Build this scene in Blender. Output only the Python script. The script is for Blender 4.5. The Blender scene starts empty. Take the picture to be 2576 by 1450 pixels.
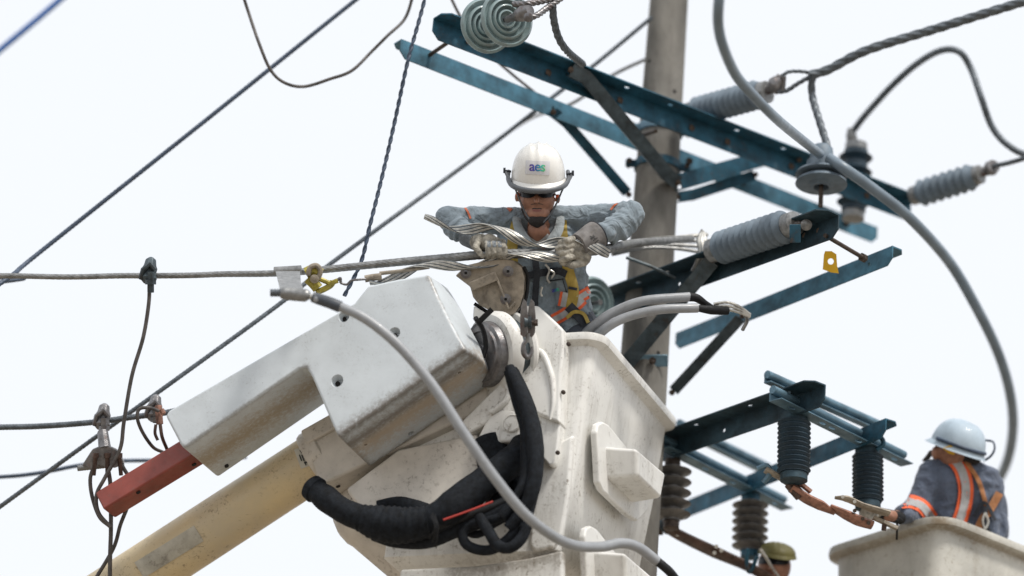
import bpy, bmesh, math, random
from mathutils import Vector, Matrix, noise
from mathutils.geometry import tessellate_polygon
from mathutils.bvhtree import BVHTree
random.seed(7)
C = bpy.context.scene.collection
rad = math.radians
# ---------------------------------------------------------------- camera, sky, sun, exposure
EL, ROLL, DIST, SCALE = rad(23), rad(5.0), 18.0, 460.0      # metres to the lineman, photo pixels (of 2576) per metre there
FPX = DIST * SCALE
CAM = Vector((0, 0, 1.6))
F = Vector((0, math.cos(EL), math.sin(EL)))
_R0, _U0 = Vector((1, 0, 0)), Vector((0, -math.sin(EL), math.cos(EL)))
R = _R0 * math.cos(ROLL) + _U0 * math.sin(ROLL)
U = _U0 * math.cos(ROLL) - _R0 * math.sin(ROLL)
cd = bpy.data.cameras.new('camera'); cam = bpy.data.objects.new('camera', cd); C.objects.link(cam)
mw = Matrix((R, U, -F)).transposed().to_4x4(); mw.translation = CAM; cam.matrix_world = mw
cd.lens = FPX / 2576 * 36; cd.clip_end = 5000
cd.dof.use_dof = True; cd.dof.focus_distance = DIST - 0.05; cd.dof.aperture_fstop = 0.48; cd.dof.aperture_blades = 9
bpy.context.scene.camera = cam
SUN_EL, SUN_AZ = rad(58), rad(35)          # azimuth: to the right of straight behind the camera
w = bpy.data.worlds.new('World'); bpy.context.scene.world = w; w.use_nodes = True
nt = w.node_tree; bg = nt.nodes['Background']
sk = nt.nodes.new('ShaderNodeTexSky'); sk.sky_type = 'NISHITA'; sk.sun_disc = False
sk.sun_elevation = SUN_EL; sk.sun_rotation = math.pi - SUN_AZ; sk.dust_density = 5; sk.air_density = 1.0
mx = nt.nodes.new('ShaderNodeMix'); mx.data_type = 'RGBA'; mx.inputs[0].default_value = 0.90    # thin bright cloud over the blue
nt.links.new(sk.outputs[0], mx.inputs[6]); mx.inputs[7].default_value = (8.95, 9.22, 9.6, 1)
nt.links.new(mx.outputs[2], bg.inputs[0]); bg.inputs[1].default_value = 0.1
sd = bpy.data.lights.new('sun', 'SUN'); sun = bpy.data.objects.new('sun', sd); C.objects.link(sun)
sd.energy = 2.8; sd.angle = rad(12); sd.color = (1.0, 0.95, 0.88)
sdir = Vector((math.sin(SUN_AZ) * math.cos(SUN_EL), -math.cos(SUN_AZ) * math.cos(SUN_EL), math.sin(SUN_EL)))
sun.rotation_euler = sdir.to_track_quat('Z', 'Y').to_euler(); sun.location = (0, 0, 40)
vs = bpy.context.scene.view_settings; vs.view_transform = 'Standard'; vs.look = 'None'; vs.exposure = 0.2; vs.gamma = 1

# ---------------------------------------------------------------- modelling helpers
CX, CY = 1288.0, 724.8
def P(x, y, d=0.0):                       # a place seen at (x, y), d metres beyond the lineman's plane
    Z = DIST + d
    return CAM + F * Z + R * ((x - CX) / FPX * Z) + U * ((CY - y) / FPX * Z)
def ray(x, y): return (F + R * ((x - CX) / FPX) + U * ((CY - y) / FPX)).normalized()
def on_plane(x, y, p, n):
    r = ray(x, y); return CAM + r * ((p - CAM).dot(n) / r.dot(n))
def PH(x, y, z): return on_plane(x, y, Vector((0, 0, z)), Vector((0, 0, 1)))      # on a level
def PYp(x, y, Y): return on_plane(x, y, Vector((0, Y, 0)), Vector((0, 1, 0)))
def depth(p): return (p - CAM).dot(F) - DIST
def px(n, d=0.0): return n / SCALE * (DIST + d) / DIST
def spl(pts, per=8):
    pts = [Vector(p) for p in pts]
    if len(pts) < 3: return [pts[0].lerp(pts[-1], i / per) for i in range(per + 1)]
    out = []; q = [pts[0] * 2 - pts[1]] + pts + [pts[-1] * 2 - pts[-2]]
    for i in range(1, len(q) - 2):
        a, b, c, d = q[i - 1:i + 3]
        for k in range(per):
            t = k / per
            out.append(0.5 * ((2 * b) + (c - a) * t + (2 * a - 5 * b + 4 * c - d) * t * t + (3 * b - a - 3 * c + d) * t ** 3))
    out.append(pts[-1]); return out
def resample(pts, step):
    out = [pts[0].copy()]; acc = 0
    for a, b in zip(pts, pts[1:]):
        L = (b - a).length; t = step - acc
        while t <= L:
            out.append(a.lerp(b, t / L)); t += step
        acc = L - (t - step)
    if (out[-1] - pts[-1]).length > 1e-5: out.append(pts[-1].copy())
    return out
def frames(pts):
    n = len(pts); T = []
    for i in range(n):
        T.append((pts[min(i + 1, n - 1)] - pts[max(i - 1, 0)]).normalized())
    a = Vector((0, 0, 1)) if abs(T[0].z) < .9 else Vector((1, 0, 0))
    u = (a - T[0] * a.dot(T[0])).normalized(); out = []
    for t in T:
        u = u - t * u.dot(t); u.normalize(); out.append((u.copy(), t.cross(u), t))
    return out
class MB:
    def __init__(s): s.v, s.f = [], []
    def add(s, v, f):
        o = len(s.v); s.v += [Vector(a) for a in v]; s.f += [tuple(i + o for i in q) for q in f]; return s
    def box(s, c, u, v, n):                # half-extent vectors
        p = [c + u * a + v * b + n * e for a in (-1, 1) for b in (-1, 1) for e in (-1, 1)]
        return s.add(p, [(0, 1, 3, 2), (4, 6, 7, 5), (0, 4, 5, 1), (2, 3, 7, 6), (0, 2, 6, 4), (1, 5, 7, 3)])
    def bar(s, a, b, w, h, up=Vector((0, 0, 1))):
        t = (b - a).normalized(); x = t.cross(up).normalized(); y = x.cross(t)
        return s.box((a + b) / 2, (b - a) / 2, x * w / 2, y * h / 2)
    def tube(s, pts, r, seg=10, lobes=0, amp=0.0, pitch=0.1, flat=1.0, cap=True, upv=None):
        n = len(pts); fr = frames(pts); rr = r if isinstance(r, (list, tuple)) else [r] * n
        if len(rr) != n: rr = [rr[min(len(rr) - 1, int(i * (len(rr) - 1) / (n - 1)))] + (rr[min(len(rr) - 1, int(i * (len(rr) - 1) / (n - 1)) + 1)] - rr[min(len(rr) - 1, int(i * (len(rr) - 1) / (n - 1)))]) * ((i * (len(rr) - 1) / (n - 1)) % 1) for i in range(n)]
        L = 0; V = []
        for i, (u, v, t) in enumerate(fr):
            if i: L += (pts[i] - pts[i - 1]).length
            if upv is not None:
                u = (upv - t * upv.dot(t)).normalized(); v = t.cross(u)
            for k in range(seg):
                a = 2 * math.pi * k / seg; rad_ = rr[i]
                if lobes: rad_ *= 1 - amp + amp * abs(math.cos(lobes * (a) / 2)) * 1.3
                b = a + (2 * math.pi * L / pitch if lobes else 0)
                V.append(pts[i] + (u * math.cos(b) * flat + v * math.sin(b)) * rad_)
        Fc = [(i * seg + k, i * seg + (k + 1) % seg, (i + 1) * seg + (k + 1) % seg, (i + 1) * seg + k) for i in range(n - 1) for k in range(seg)]
        if cap: Fc += [tuple(range(seg))[::-1], tuple((n - 1) * seg + k for k in range(seg))]
        return s.add(V, Fc)
    def cyl(s, a, b, r, r2=None, seg=16): return s.tube([Vector(a), Vector(b)], [r, r if r2 is None else r2], seg)
    def lathe(s, prof, o, ax, seg=32):     # prof: (radius, height along ax)
        ax = Vector(ax).normalized(); a = Vector((0, 0, 1)) if abs(ax.z) < .9 else Vector((1, 0, 0))
        u = ax.cross(a).normalized(); v = ax.cross(u); V = []
        for r_, h in prof:
            for k in range(seg):
                t = 2 * math.pi * k / seg; V.append(o + ax * h + (u * math.cos(t) + v * math.sin(t)) * max(r_, 1e-4))
        n = len(prof)
        Fc = [(i * seg + k, i * seg + (k + 1) % seg, (i + 1) * seg + (k + 1) % seg, (i + 1) * seg + k) for i in range(n - 1) for k in range(seg)]
        Fc += [tuple(range(seg))[::-1], tuple((n - 1) * seg + k for k in range(seg))]
        return s.add(V, Fc)
    def ball(s, c, r, sc=(1, 1, 1), M=None, seg=16, rings=10):
        V = []; M = M or Matrix.Identity(3)
        for i in range(rings + 1):
            th = math.pi * i / rings
            for k in range(seg):
                ph = 2 * math.pi * k / seg
                p = Vector((math.sin(th) * math.cos(ph) * sc[0], math.sin(th) * math.sin(ph) * sc[1], math.cos(th) * sc[2])) * r
                V.append(c + M @ p)
        Fc = [(i * seg + k, (i + 1) * seg + k, (i + 1) * seg + (k + 1) % seg, i * seg + (k + 1) % seg) for i in range(rings) for k in range(seg)]
        return s.add(V, Fc)
    def extrude(s, outer, T, holes=(), mid=None):      # outer: 3D points in a plane; T: extrusion vector
        loops = [list(outer)] + [list(h) for h in holes]; flat = [p for l in loops for p in l]; n = len(flat)
        nv = Vector((0, 0, 0))
        for a, b in zip(outer, outer[1:] + outer[:1]): nv += a.cross(b)
        nv.normalize(); q = nv.to_track_quat('Z', 'Y').inverted()
        tl = [[(q @ p).to_2d().to_3d() for p in l] for l in loops]
        if holes:
            tri = [tuple(t) for t in tessellate_polygon(tl)]
        else: tri = [tuple(range(n))]
        V = flat + [p + T for p in flat]; Fc = [t for t in tri] + [tuple(i + n for i in t)[::-1] for t in tri]
        o = 0
        for l in loops:
            m = len(l); Fc += [(o + i, o + (i + 1) % m, o + (i + 1) % m + n, o + i + n) for i in range(m)]; o += m
        return s.add(V, Fc)
    def build(s, name, mat=None, parent=None, bevel=0, seg=2, smooth=40, local=False, merge=False):
        me = bpy.data.meshes.new(name); c = Vector((0, 0, 0))
        if not local:
            lo = Vector([min(v[i] for v in s.v) for i in range(3)]); hi = Vector([max(v[i] for v in s.v) for i in range(3)]); c = (lo + hi) / 2
        me.from_pydata([v - c for v in s.v], [], s.f)
        return finish(me, name, mat, parent, c, local, bevel, seg, smooth, merge)
WL = {}
def finish(me, name, mat, parent, c, local=False, bevel=0, seg=2, smooth=40, merge=False):
    bm = bmesh.new(); bm.from_mesh(me)
    if merge: bmesh.ops.remove_doubles(bm, verts=bm.verts, dist=1e-5)
    bmesh.ops.recalc_face_normals(bm, faces=bm.faces)
    if bevel:
        es = [e for e in bm.edges if len(e.link_faces) == 2 and e.calc_face_angle(0) > rad(28)]
        bmesh.ops.bevel(bm, geom=es, offset=bevel, segments=seg, profile=0.5, affect='EDGES', clamp_overlap=True)
    bm.to_mesh(me); bm.free()
    for p in me.polygons: p.use_smooth = True
    if smooth: me.set_sharp_from_angle(angle=rad(smooth))
    if mat: me.materials.append(mat)
    o = bpy.data.objects.new(name, me); C.objects.link(o)
    if bevel: wn = o.modifiers.new('wn', 'WEIGHTED_NORMAL'); wn.weight = 90; wn.keep_sharp = True
    if parent:
        o.parent = parent
        o.location = (0, 0, 0) if local else c - WL.get(parent.name, Vector((0, 0, 0)))
    else: o.location = c
    WL[o.name] = c
    return o
def tag(o, label=None, cat=None, group=None, kind=None):
    if label: o['label'] = label
    if cat: o['category'] = cat
    if group: o['group'] = group
    if kind: o['kind'] = kind
    return o
def thing(name, loc, label, cat, group=None):
    o = bpy.data.objects.new(name, None); C.objects.link(o); o.location = loc; o.empty_display_size = .1
    WL[o.name] = Vector(loc); return tag(o, label, cat, group)
def dup(root, M, label=None):
    r = root.copy(); C.objects.link(r); r.matrix_world = M
    if label: r['label'] = label
    for ch in list(root.children):
        c = ch.copy(); C.objects.link(c); c.parent = r
        for g in ch.children:
            d = g.copy(); C.objects.link(d); d.parent = c
    return r
def axis_matrix(p0, ax, scale=1.0, spin=0.0):
    q = Vector(ax).normalized().to_track_quat('Z', 'Y'); M = q.to_matrix().to_4x4() @ Matrix.Rotation(spin, 4, 'Z') @ Matrix.Scale(scale, 4); M.translation = p0; return M

# ---------------------------------------------------------------- materials
def mat(name, col, rough=.5, metal=0., var=.12, vs_=8., bump=.0, bs=60., dirt=None, dcol=(.12, .10, .08), dirt_scale=25., dirt_amt=.0, stretch=None, spec=.5, col2=None, coat=0., grime_and_bounce=(), scratch=0., streak=0.):
    m = bpy.data.materials.new(name); m.use_nodes = True; N = m.node_tree.nodes; L = m.node_tree.links; b = N['Principled BSDF']
    b.inputs['Roughness'].default_value = rough; b.inputs['Metallic'].default_value = metal
    b.inputs['Specular IOR Level'].default_value = spec; b.inputs['Coat Weight'].default_value = coat
    tc = N.new('ShaderNodeTexCoord'); src = tc.outputs['Object']
    if stretch:
        mp = N.new('ShaderNodeMapping'); mp.inputs['Scale'].default_value = stretch; L.new(src, mp.inputs[0]); src = mp.outputs[0]
    def nz(scale, detail=5, rg=.6, s=None):
        n = N.new('ShaderNodeTexNoise'); n.inputs['Scale'].default_value = scale; n.inputs['Detail'].default_value = detail; n.inputs['Roughness'].default_value = rg
        L.new(s or src, n.inputs['Vector']); return n.outputs['Fac']
    def ramp(f, a, c_, v0=0., v1=1.):
        r = N.new('ShaderNodeMapRange'); r.inputs[1].default_value = a; r.inputs[2].default_value = c_; r.inputs[3].default_value = v0; r.inputs[4].default_value = v1
        L.new(f, r.inputs[0]); return r.outputs[0]
    def mixc(f, A, B):
        x = N.new('ShaderNodeMix'); x.data_type = 'RGBA'
        if isinstance(f, float): x.inputs[0].default_value = f
        else: L.new(f, x.inputs[0])
        for i, q in ((6, A), (7, B)):
            if isinstance(q, tuple): x.inputs[i].default_value = (*q, 1)
            else: L.new(q, x.inputs[i])
        return x.outputs[2]
    def mul(a, c_):
        x = N.new('ShaderNodeMath'); x.operation = 'MULTIPLY'; L.new(a, x.inputs[0])
        if isinstance(c_, float): x.inputs[1].default_value = c_
        else: L.new(c_, x.inputs[1])
        return x.outputs[0]
    c2 = col2 or tuple(min(1, max(0, c_ * (1 - 2.2 * var))) for c_ in col)
    c1 = tuple(min(1, c_ * (1 + var * .6)) for c_ in col)
    out = mixc(ramp(nz(vs_), .3, .7), c1, c2)
    if dirt_amt:
        f = mul(ramp(nz(dirt_scale, 8, .75), .54, .65), mul(ramp(nz(dirt_scale * .12, 3), .42, .62), float(dirt_amt)))
        out = mixc(f, out, dcol)
    if streak:
        mp = N.new('ShaderNodeMapping'); mp.inputs['Scale'].default_value = (26, 26, 2.2); L.new(tc.outputs['Object'], mp.inputs[0])
        f = mul(mul(ramp(nz(1.0, 6, .7, mp.outputs[0]), .50, .72), ramp(nz(3.2, 3), .42, .62)), float(streak))
        out = mixc(f, out, dcol)
    if scratch:
        mp = N.new('ShaderNodeMapping'); mp.inputs['Rotation'].default_value = (.3, .5, .6); mp.inputs['Scale'].default_value = (3, 60, 60); L.new(tc.outputs['Object'], mp.inputs[0])
        f = mul(ramp(nz(1.6, 3, .6, mp.outputs[0]), .66, .70), mul(ramp(nz(5, 2), .5, .6), float(scratch)))
        out = mixc(f, out, dcol)
    for (ga, gb, wd, amt, *gc) in grime_and_bounce:            # worn, dirty band; one with a colour paints bounce light (points in world space)
        geo = N.new('ShaderNodeNewGeometry'); ab = gb - ga
        s1 = N.new('ShaderNodeVectorMath'); s1.operation = 'SUBTRACT'; L.new(geo.outputs['Position'], s1.inputs[0]); s1.inputs[1].default_value = ga
        dt = N.new('ShaderNodeVectorMath'); dt.operation = 'DOT_PRODUCT'; L.new(s1.outputs[0], dt.inputs[0]); dt.inputs[1].default_value = ab / ab.length_squared
        cl = N.new('ShaderNodeClamp'); L.new(dt.outputs['Value'], cl.inputs[0])
        sc = N.new('ShaderNodeVectorMath'); sc.operation = 'SCALE'; sc.inputs[0].default_value = ab; L.new(cl.outputs[0], sc.inputs['Scale'])
        s2 = N.new('ShaderNodeVectorMath'); s2.operation = 'DISTANCE'; L.new(s1.outputs[0], s2.inputs[0]); L.new(sc.outputs[0], s2.inputs[1])
        near = ramp(s2.outputs['Value'], 0., wd, 1., 0.)
        ad = N.new('ShaderNodeMath'); ad.operation = 'ADD'; L.new(mul(near, .38), ad.inputs[0]); L.new(nz(38, 8, .78), ad.inputs[1])
        f = mul(mul(ramp(ad.outputs[0], .60, .82), ramp(s2.outputs['Value'], 0., wd, 1., 0.)), float(amt))
        out = mixc(f, out, gc[0] if gc else dcol)
    L.new(out, b.inputs['Base Color'])
    r_ = ramp(nz(vs_ * 2.3), .3, .7, max(0, rough - .1), min(1, rough + .12)); L.new(r_, b.inputs['Roughness'])
    if bump:
        bp = N.new('ShaderNodeBump'); bp.inputs['Strength'].default_value = bump; bp.inputs['Distance'].default_value = .01
        L.new(nz(bs), bp.inputs['Height']); L.new(bp.outputs[0], b.inputs['Normal'])
    return m
M_ = {}
M_['steel'] = mat('galvanised_steel', (.022, .105, .165), .55, .3, .30, 9, .15, 90, dirt_amt=.75, dcol=(.085, .055, .035))
M_['steel_blue'] = mat('blue_grey_galvanised_steel', (.055, .165, .235), .5, .35, .28, 9, .15, 90, dirt_amt=.5, dcol=(.04, .07, .09))
M_['steel_light'] = mat('pale_galvanised_steel', (.14, .24, .31), .45, .45, .22, 9, .12, 90)
M_['steel_dark'] = mat('weathered_brace_steel', (.075, .10, .115), .5, .4, .3, 14, .2, 60, dcol=(.06, .035, .02), dirt_amt=.5)
M_['steel_mid'] = mat('dark_galvanised_steel', (.030, .066, .090), .55, .3, .3, 10, .15, 60, dirt_amt=.5, dcol=(.03, .03, .03))
M_['bolt'] = mat('rusty_bolt_steel', (.10, .075, .06), .6, .5, .3, 40)
M_['hole'] = mat('dark_hole', (.015, .013, .012), .9)
M_['concrete'] = mat('concrete', (.20, .19, .17), .9, 0, .26, 5, .5, 70, streak=.6, dirt_amt=.7, dcol=(.12, .11, .10), stretch=(1, 1, .35))
M_['alu'] = mat('weathered_aluminium', (.28, .285, .285), .42, .6, .22, 30)
M_['alu_bright'] = mat('bright_aluminium_wire', (.62, .61, .57), .38, .55, .2, 30)
M_['alu_dark'] = mat('dark_weathered_aluminium', (.13, .15, .17), .5, .45, .25, 30)
M_['wire'] = mat('brown_copper_wire', (.11, .10, .095), .6, .1, .3, 20)
M_['wire_blue'] = mat('blue_insulated_wire', (.01, .13, .50), .5, 0, .1)
M_['wire_dark'] = mat('dark_blue_grey_wire', (.05, .075, .12), .55, .1, .2, 20)
M_['rubber'] = mat('black_rubber', (.013, .014, .016), .55, 0, .3, 30, .2, 100, spec=.25)
M_['sleeve'] = mat('black_woven_hose_sleeve', (.011, .014, .019), .75, 0, .35, 30, .5, 160, spec=.2)
M_['grey_jacket'] = mat('light_grey_cable_jacket', (.30, .315, .335), .36, 0, .08, 10, dirt_amt=.25, dirt_scale=40)
M_['blue_jacket'] = mat('blue_grey_cable_jacket', (.17, .22, .27), .4, 0, .1, 10)
M_['tape'] = mat('dark_grey_tape', (.055, .065, .08), .45, 0, .15, 30)
M_['porcelain'] = mat('sea_grey_porcelain', (.23, .31, .32), .3, 0, .12, 12, dirt_amt=.4, dcol=(.2, .14, .1), coat=.3)
M_['polymer'] = mat('grey_silicone', (.135, .18, .225), .55, 0, .15, 10)
M_['polymer_dark'] = mat('dark_teal_silicone', (.008, .03, .05), .55, 0, .2, 10)
M_['polymer_brown'] = mat('dusty_grey_brown_porcelain', (.15, .145, .14), .45, 0, .22, 16, dirt_amt=.6, dcol=(.30, .24, .17))
M_['cast'] = mat('cast_aluminium', (.36, .31, .245), .55, .2, .25, 14, .25, 80, dirt_amt=.7, dcol=(.10, .08, .06))
M_['forge'] = mat('forged_grey_steel', (.22, .215, .22), .4, .65, .25, 20, .2, 60, dcol=(.16, .07, .05), dirt_amt=.5)
M_['copper'] = mat('oxidised_copper', (.38, .19, .135), .5, .3, .3, 30, .15, 50, dcol=(.06, .03, .02), dirt_amt=.6)
M_['copper_brown'] = mat('browned_copper', (.12, .075, .06), .5, .45, .3, 20)
M_['yellow_tag'] = mat('yellow_plastic', (.72, .42, .01), .5, 0, .08)
M_['yellow_clamp'] = mat('chipped_yellow_paint', (.42, .36, .06), .5, .1, .25, 40, .3, 60, dcol=(.10, .09, .07), dirt_amt=.9, dirt_scale=60)
M_['rubble'] = mat('dry_ground', (.27, .23, .18), .95, 0, .2, .3, .3, 3)
M_['rope'] = mat('white_rope', (.5, .47, .42), .9, 0, .15, 60)
# ---------------------------------------------------------------- ground
g = MB(); n = 40
for i in range(n + 1):
    for j in range(n + 1):
        x = (i / n * 2 - 1); y = (j / n * 2 - 1); x = math.copysign(abs(x) ** 2.2, x) * 1500; y = math.copysign(abs(y) ** 2.2, y) * 1500
        g.v.append(Vector((x, y, 0.15 * noise.noise(Vector((x, y, 0)) * .01) if max(abs(x), abs(y)) > 40 else 0)))
g.f += [(i * (n + 1) + j, (i + 1) * (n + 1) + j, (i + 1) * (n + 1) + j + 1, i * (n + 1) + j + 1) for i in range(n) for j in range(n)]
tag(g.build('ground', M_['rubble']), kind='structure')

# ---------------------------------------------------------------- crossarms
Z = Vector((0, 0, 1))
def circ(c, u, v, r, n=12, sx=1.0): return [c + u * math.cos(2 * math.pi * k / n) * r * sx + v * math.sin(2 * math.pi * k / n) * r for k in range(n)]
def angle_bar(name, p0, p1, side, label, w=.09, t=.008, holes=(), webholes=(), mt='steel', group='steel crossarms on the concrete pole', chamfer=True, cat='crossarm'):
    """L-section: web hangs from the p0-p1 line, flange runs level towards side"""
    a = (p1 - p0).normalized(); L = (p1 - p0).length; s = (side - a * side.dot(a)); s.z = 0; s.normalize()
    m = MB()
    c = w * .35 if chamfer else 0
    outer = [p0, p0 + s * (w - c), p0 + s * w + a * c, p1 + s * w - a * c, p1 + s * (w - c), p1]
    m.extrude(outer, -Z * t, [circ(p0 + a * (h * L) + s * w * .55, a, s, .014, 10, 1.35) for h in holes])
    q0, q1 = p0 - Z * t, p1 - Z * t
    outer = [q0, q1, q1 - Z * (w - t - c) , q1 - Z * (w - t) - a * c, q0 - Z * (w - t) + a * c, q0 - Z * (w - t - c)]
    m.extrude(outer, s * t, [circ(q0 + a * (h * L) - Z * w * .45, a, Z, .012, 10) for h in webholes])
    o = m.build(name, M_[mt], smooth=30)
    return tag(o, label, cat, group)
A0 = P(1090, 46, .45); zA = A0.z; A1 = PH(2290, 512, zA)
Am = PH(1670, 271, zA); toward = Vector((A1 - A0).yx.to_3d()); toward = Vector(((A1 - A0).y, -(A1 - A0).x, 0)).normalized()
dpole = depth(Am) + .20
B0 = PH(1010, 98, zA - .01); B1 = PH(2208, 572, zA - .01)
armA = angle_bar('crossarm', A0, A1, toward, 'upper steel crossarm in front of the pole, two porcelain discs at its left end', holes=(.045, .37, .46, .60, .70, .80), webholes=(.345,), w=.125)
armB = angle_bar('crossarm', B0, B1, -toward, 'thinner blue-grey crossarm passing behind the pole, left tip below the porcelain discs', holes=(.2,), webholes=(.30, .70), w=.115, mt='steel_blue')
PY0 = P(1646, 560, dpole).y
# C and D: the lower pair
dpl = lambda y: depth(PYp(1646 - (y - 560) * .068, y, PY0))
pd = dpole; pr = dpl(1150) + .72
Cm = P(1640, 712, dpl(712) - .21); zC = Cm.z; C0 = PH(1538, 752, zC); C1 = PH(2112, 540, zC)
D0 = PH(1700, 838, zC - .01); D1 = PH(2245, 618, zC - .01)
towC = Vector(((C1 - C0).y, -(C1 - C0).x, 0)).normalized()
armC = angle_bar('crossarm', C0, C1, towC, 'dark steel crossarm rising rightward from beside the lineman, in front of the pole', holes=(.17, .30, .52, .87), webholes=(.32,), w=.135, mt='steel_mid')
armD = angle_bar('crossarm', D0, D1, -towC, 'lower grey steel crossarm beneath the yellow tag, behind the pole', holes=(.6,), webholes=(.35, .9), w=.11, mt='steel_blue')

# ---------------------------------------------------------------- the pole
def pole_pt(x, y): return PYp(x, y, PY0)
pc0, pc1 = pole_pt(1687, -60), pole_pt(1588, 1390)
axis = (pc0 - pc1).normalized(); k0 = px(48.5, dpole)
def on_pole(y): t = (y + 60) / 1450; return pc0.lerp(pc1, t)
def pole_r(y): return px(47 + (67 - 47) * (y + 60) / 1450, depth(on_pole(y)))
pole = thing('utility_pole', (pc1.x - (pc1.z) * axis.x / axis.z, PY0, 0), 'tall round tapered concrete power pole with steel bands, behind the lineman', 'utility pole')
m = MB(); ys = [-420, -60, 200, 500, 800, 1100, 1400, 2400, 4500]; pts = []
base = pc1 - axis * (pc1.z / axis.z)
top = pc0 + axis * .9
m.tube([base, pc1.lerp(base, .5), pc1, on_pole(800), on_pole(300), pc0, top], [.30, .22, pole_r(1390), pole_r(800), pole_r(300), pole_r(-60), pole_r(-60) - .01], 40)
m.build('shaft', M_['concrete'], pole)
def band(y, h, out=.012, name='band', mt='steel_light', lug=True, bolt_ang=-.2):
    c = on_pole(y); r = pole_r(y); m = MB()
    m.lathe([(r - .004, -h / 2), (r + out, -h / 2), (r + out, h / 2), (r - .004, h / 2)], c, axis, 40)
    b = m.build(name, M_[mt], pole, bevel=.002, seg=1)
    if lug:
        for s in (-1, 1):
            e = c + Vector((s * (r + .03), -.02, 0)); m = MB(); m.box(e, Vector((.035, 0, 0)), Vector((0, .012, 0)), axis * h * .45); m.build('lug', M_[mt], b, bevel=.003, seg=1)
            m = MB(); m.cyl(e + Vector((s * .015, -.05, 0)), e + Vector((s * .015, .06, 0)), .008, seg=8); m.cyl(e + Vector((s * .015, -.05, 0)), e + Vector((s * .015, -.035, 0)), .015, seg=6); m.build('bolt', M_['bolt'], b)
    return b
band(352, .055); band(445, .05, mt='steel'); band(300, .05, mt='steel', lug=False)
for (x, y) in ((1694, 232), (1625, 150), (1652, 890), (1668, 1010)):
    c = on_plane(x, y, on_pole(y) - F * (pole_r(y) * .985), F); dr = (c - on_pole(y)); dr -= axis * dr.dot(axis); q = on_pole(y) + axis * (c - on_pole(y)).dot(axis) + dr.normalized() * (pole_r(y) + .002)
    m = MB(); m.cyl(q - dr.normalized() * .02, q, .012, seg=12); m.build('step_hole', M_['hole'], pole)
m = MB(); q = on_pole(930) - F * pole_r(930) + R * .04
m.box(q - F * .004, R * .09, F * .004, U * .035); pl = m.build('bracket_plate', M_['steel_light'], pole, bevel=.003, seg=1)
m = MB(); m.cyl(q, q - F * .09 - U * .01, .011, seg=8); m.cyl(q - F * .02, q - F * .04, .022, seg=6); m.build('bolt', M_['bolt'], pl)

# ---------------------------------------------------------------- braces
dC0 = lambda x: depth(PH(x, 752 - (x - 1538) * .369, zC))
def brace(pts, name, label, w=.045, t=.012, mt='steel_dark', bolts=True, flat=.35):
    p = [q for a_, b_ in zip(pts, pts[1:]) for q in (a_.lerp(b_, .03), a_.lerp(b_, .97))]; m = MB(); n = len(p); t_ = .009; V = []
    for i in range(n):                                         # L-section steel swept along the bent line
        d_ = (p[min(i + 1, n - 1)] - p[max(i - 1, 0)]).normalized(); s_ = d_.cross(F).normalized(); f_ = s_.cross(d_).normalized(); f_ = f_ if f_.dot(F) > 0 else -f_
        V += [p[i] + s_ * a + f_ * b for a, b in ((-w / 2, -t_), (w / 2, -t_), (w / 2, 0), (-w / 2 + t_, 0), (-w / 2 + t_, w * .7), (-w / 2, w * .7))]
    m.v = V; m.f = [(i * 6 + k, i * 6 + (k + 1) % 6, (i + 1) * 6 + (k + 1) % 6, (i + 1) * 6 + k) for i in range(n - 1) for k in range(6)] + [tuple(range(6))[::-1], tuple((n - 1) * 6 + k for k in range(6))]
    # flattened ends
    o = m.build(name, M_[mt], smooth=25); tag(o, label, 'brace', 'braces between crossarms and pole')
    if bolts:
        for e in (pts[0], pts[-1]):
            m = MB(); m.cyl(e - F * .026, e + F * .04, .018, seg=6); m.cyl(e - F * .036, e - F * .01, .009, seg=8)
            m.build('bolt', M_['bolt'], o)
    return o

dA = lambda x: depth(PH(x, 46 + (x - 1090) * .388, zA))
brace([P(1436, 176, dA(1440) - .12), P(1474, 194, dA(1475) - .14), P(1682, 442, dpl(442) - .22), P(1706, 460, dpl(460) - .16)], 'brace', 'dark bent tube brace from the upper crossarm down across the front of the pole', w=.08)
brace([P(1702, 460, pd - .05), P(1950, 390, pd + .55), P(2010, 402, dA(2010) - .02)], 'brace', 'bent tube brace from the pole band out to the right part of the upper crossarm', w=.095, mt='steel')
brace([P(1705, 496, pd + .12), P(1745, 490, pd + .16), P(1900, 440, pd + .5)], 'brace', 'short lower brace on the right of the pole joining the rear crossarm', w=.065, mt='steel')
brace([P(1392, 282, dA(1395) + .3), P(1424, 308, pd - .05), P(1582, 490, pd + .12)], 'brace', 'slim brace left of the pole, right above the lineman shoulder', w=.06, mt='steel')
brace([P(1575, 915, dpl(915) - .14), P(1610, 875, dpl(875) - .24), P(1765, 688, dC0(1760) - .16), P(1792, 655, dC0(1792) - .13)], 'brace', 'wide flat brace from the pole side up to the dark lower crossarm', w=.09, mt='steel_dark')
brace([P(1690, 988, pd - .1), P(1868, 795, pd - .4)], 'brace', 'dark slim brace slanting up right to the strap ends below the yellow tag', w=.065, mt='steel_dark')
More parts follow.
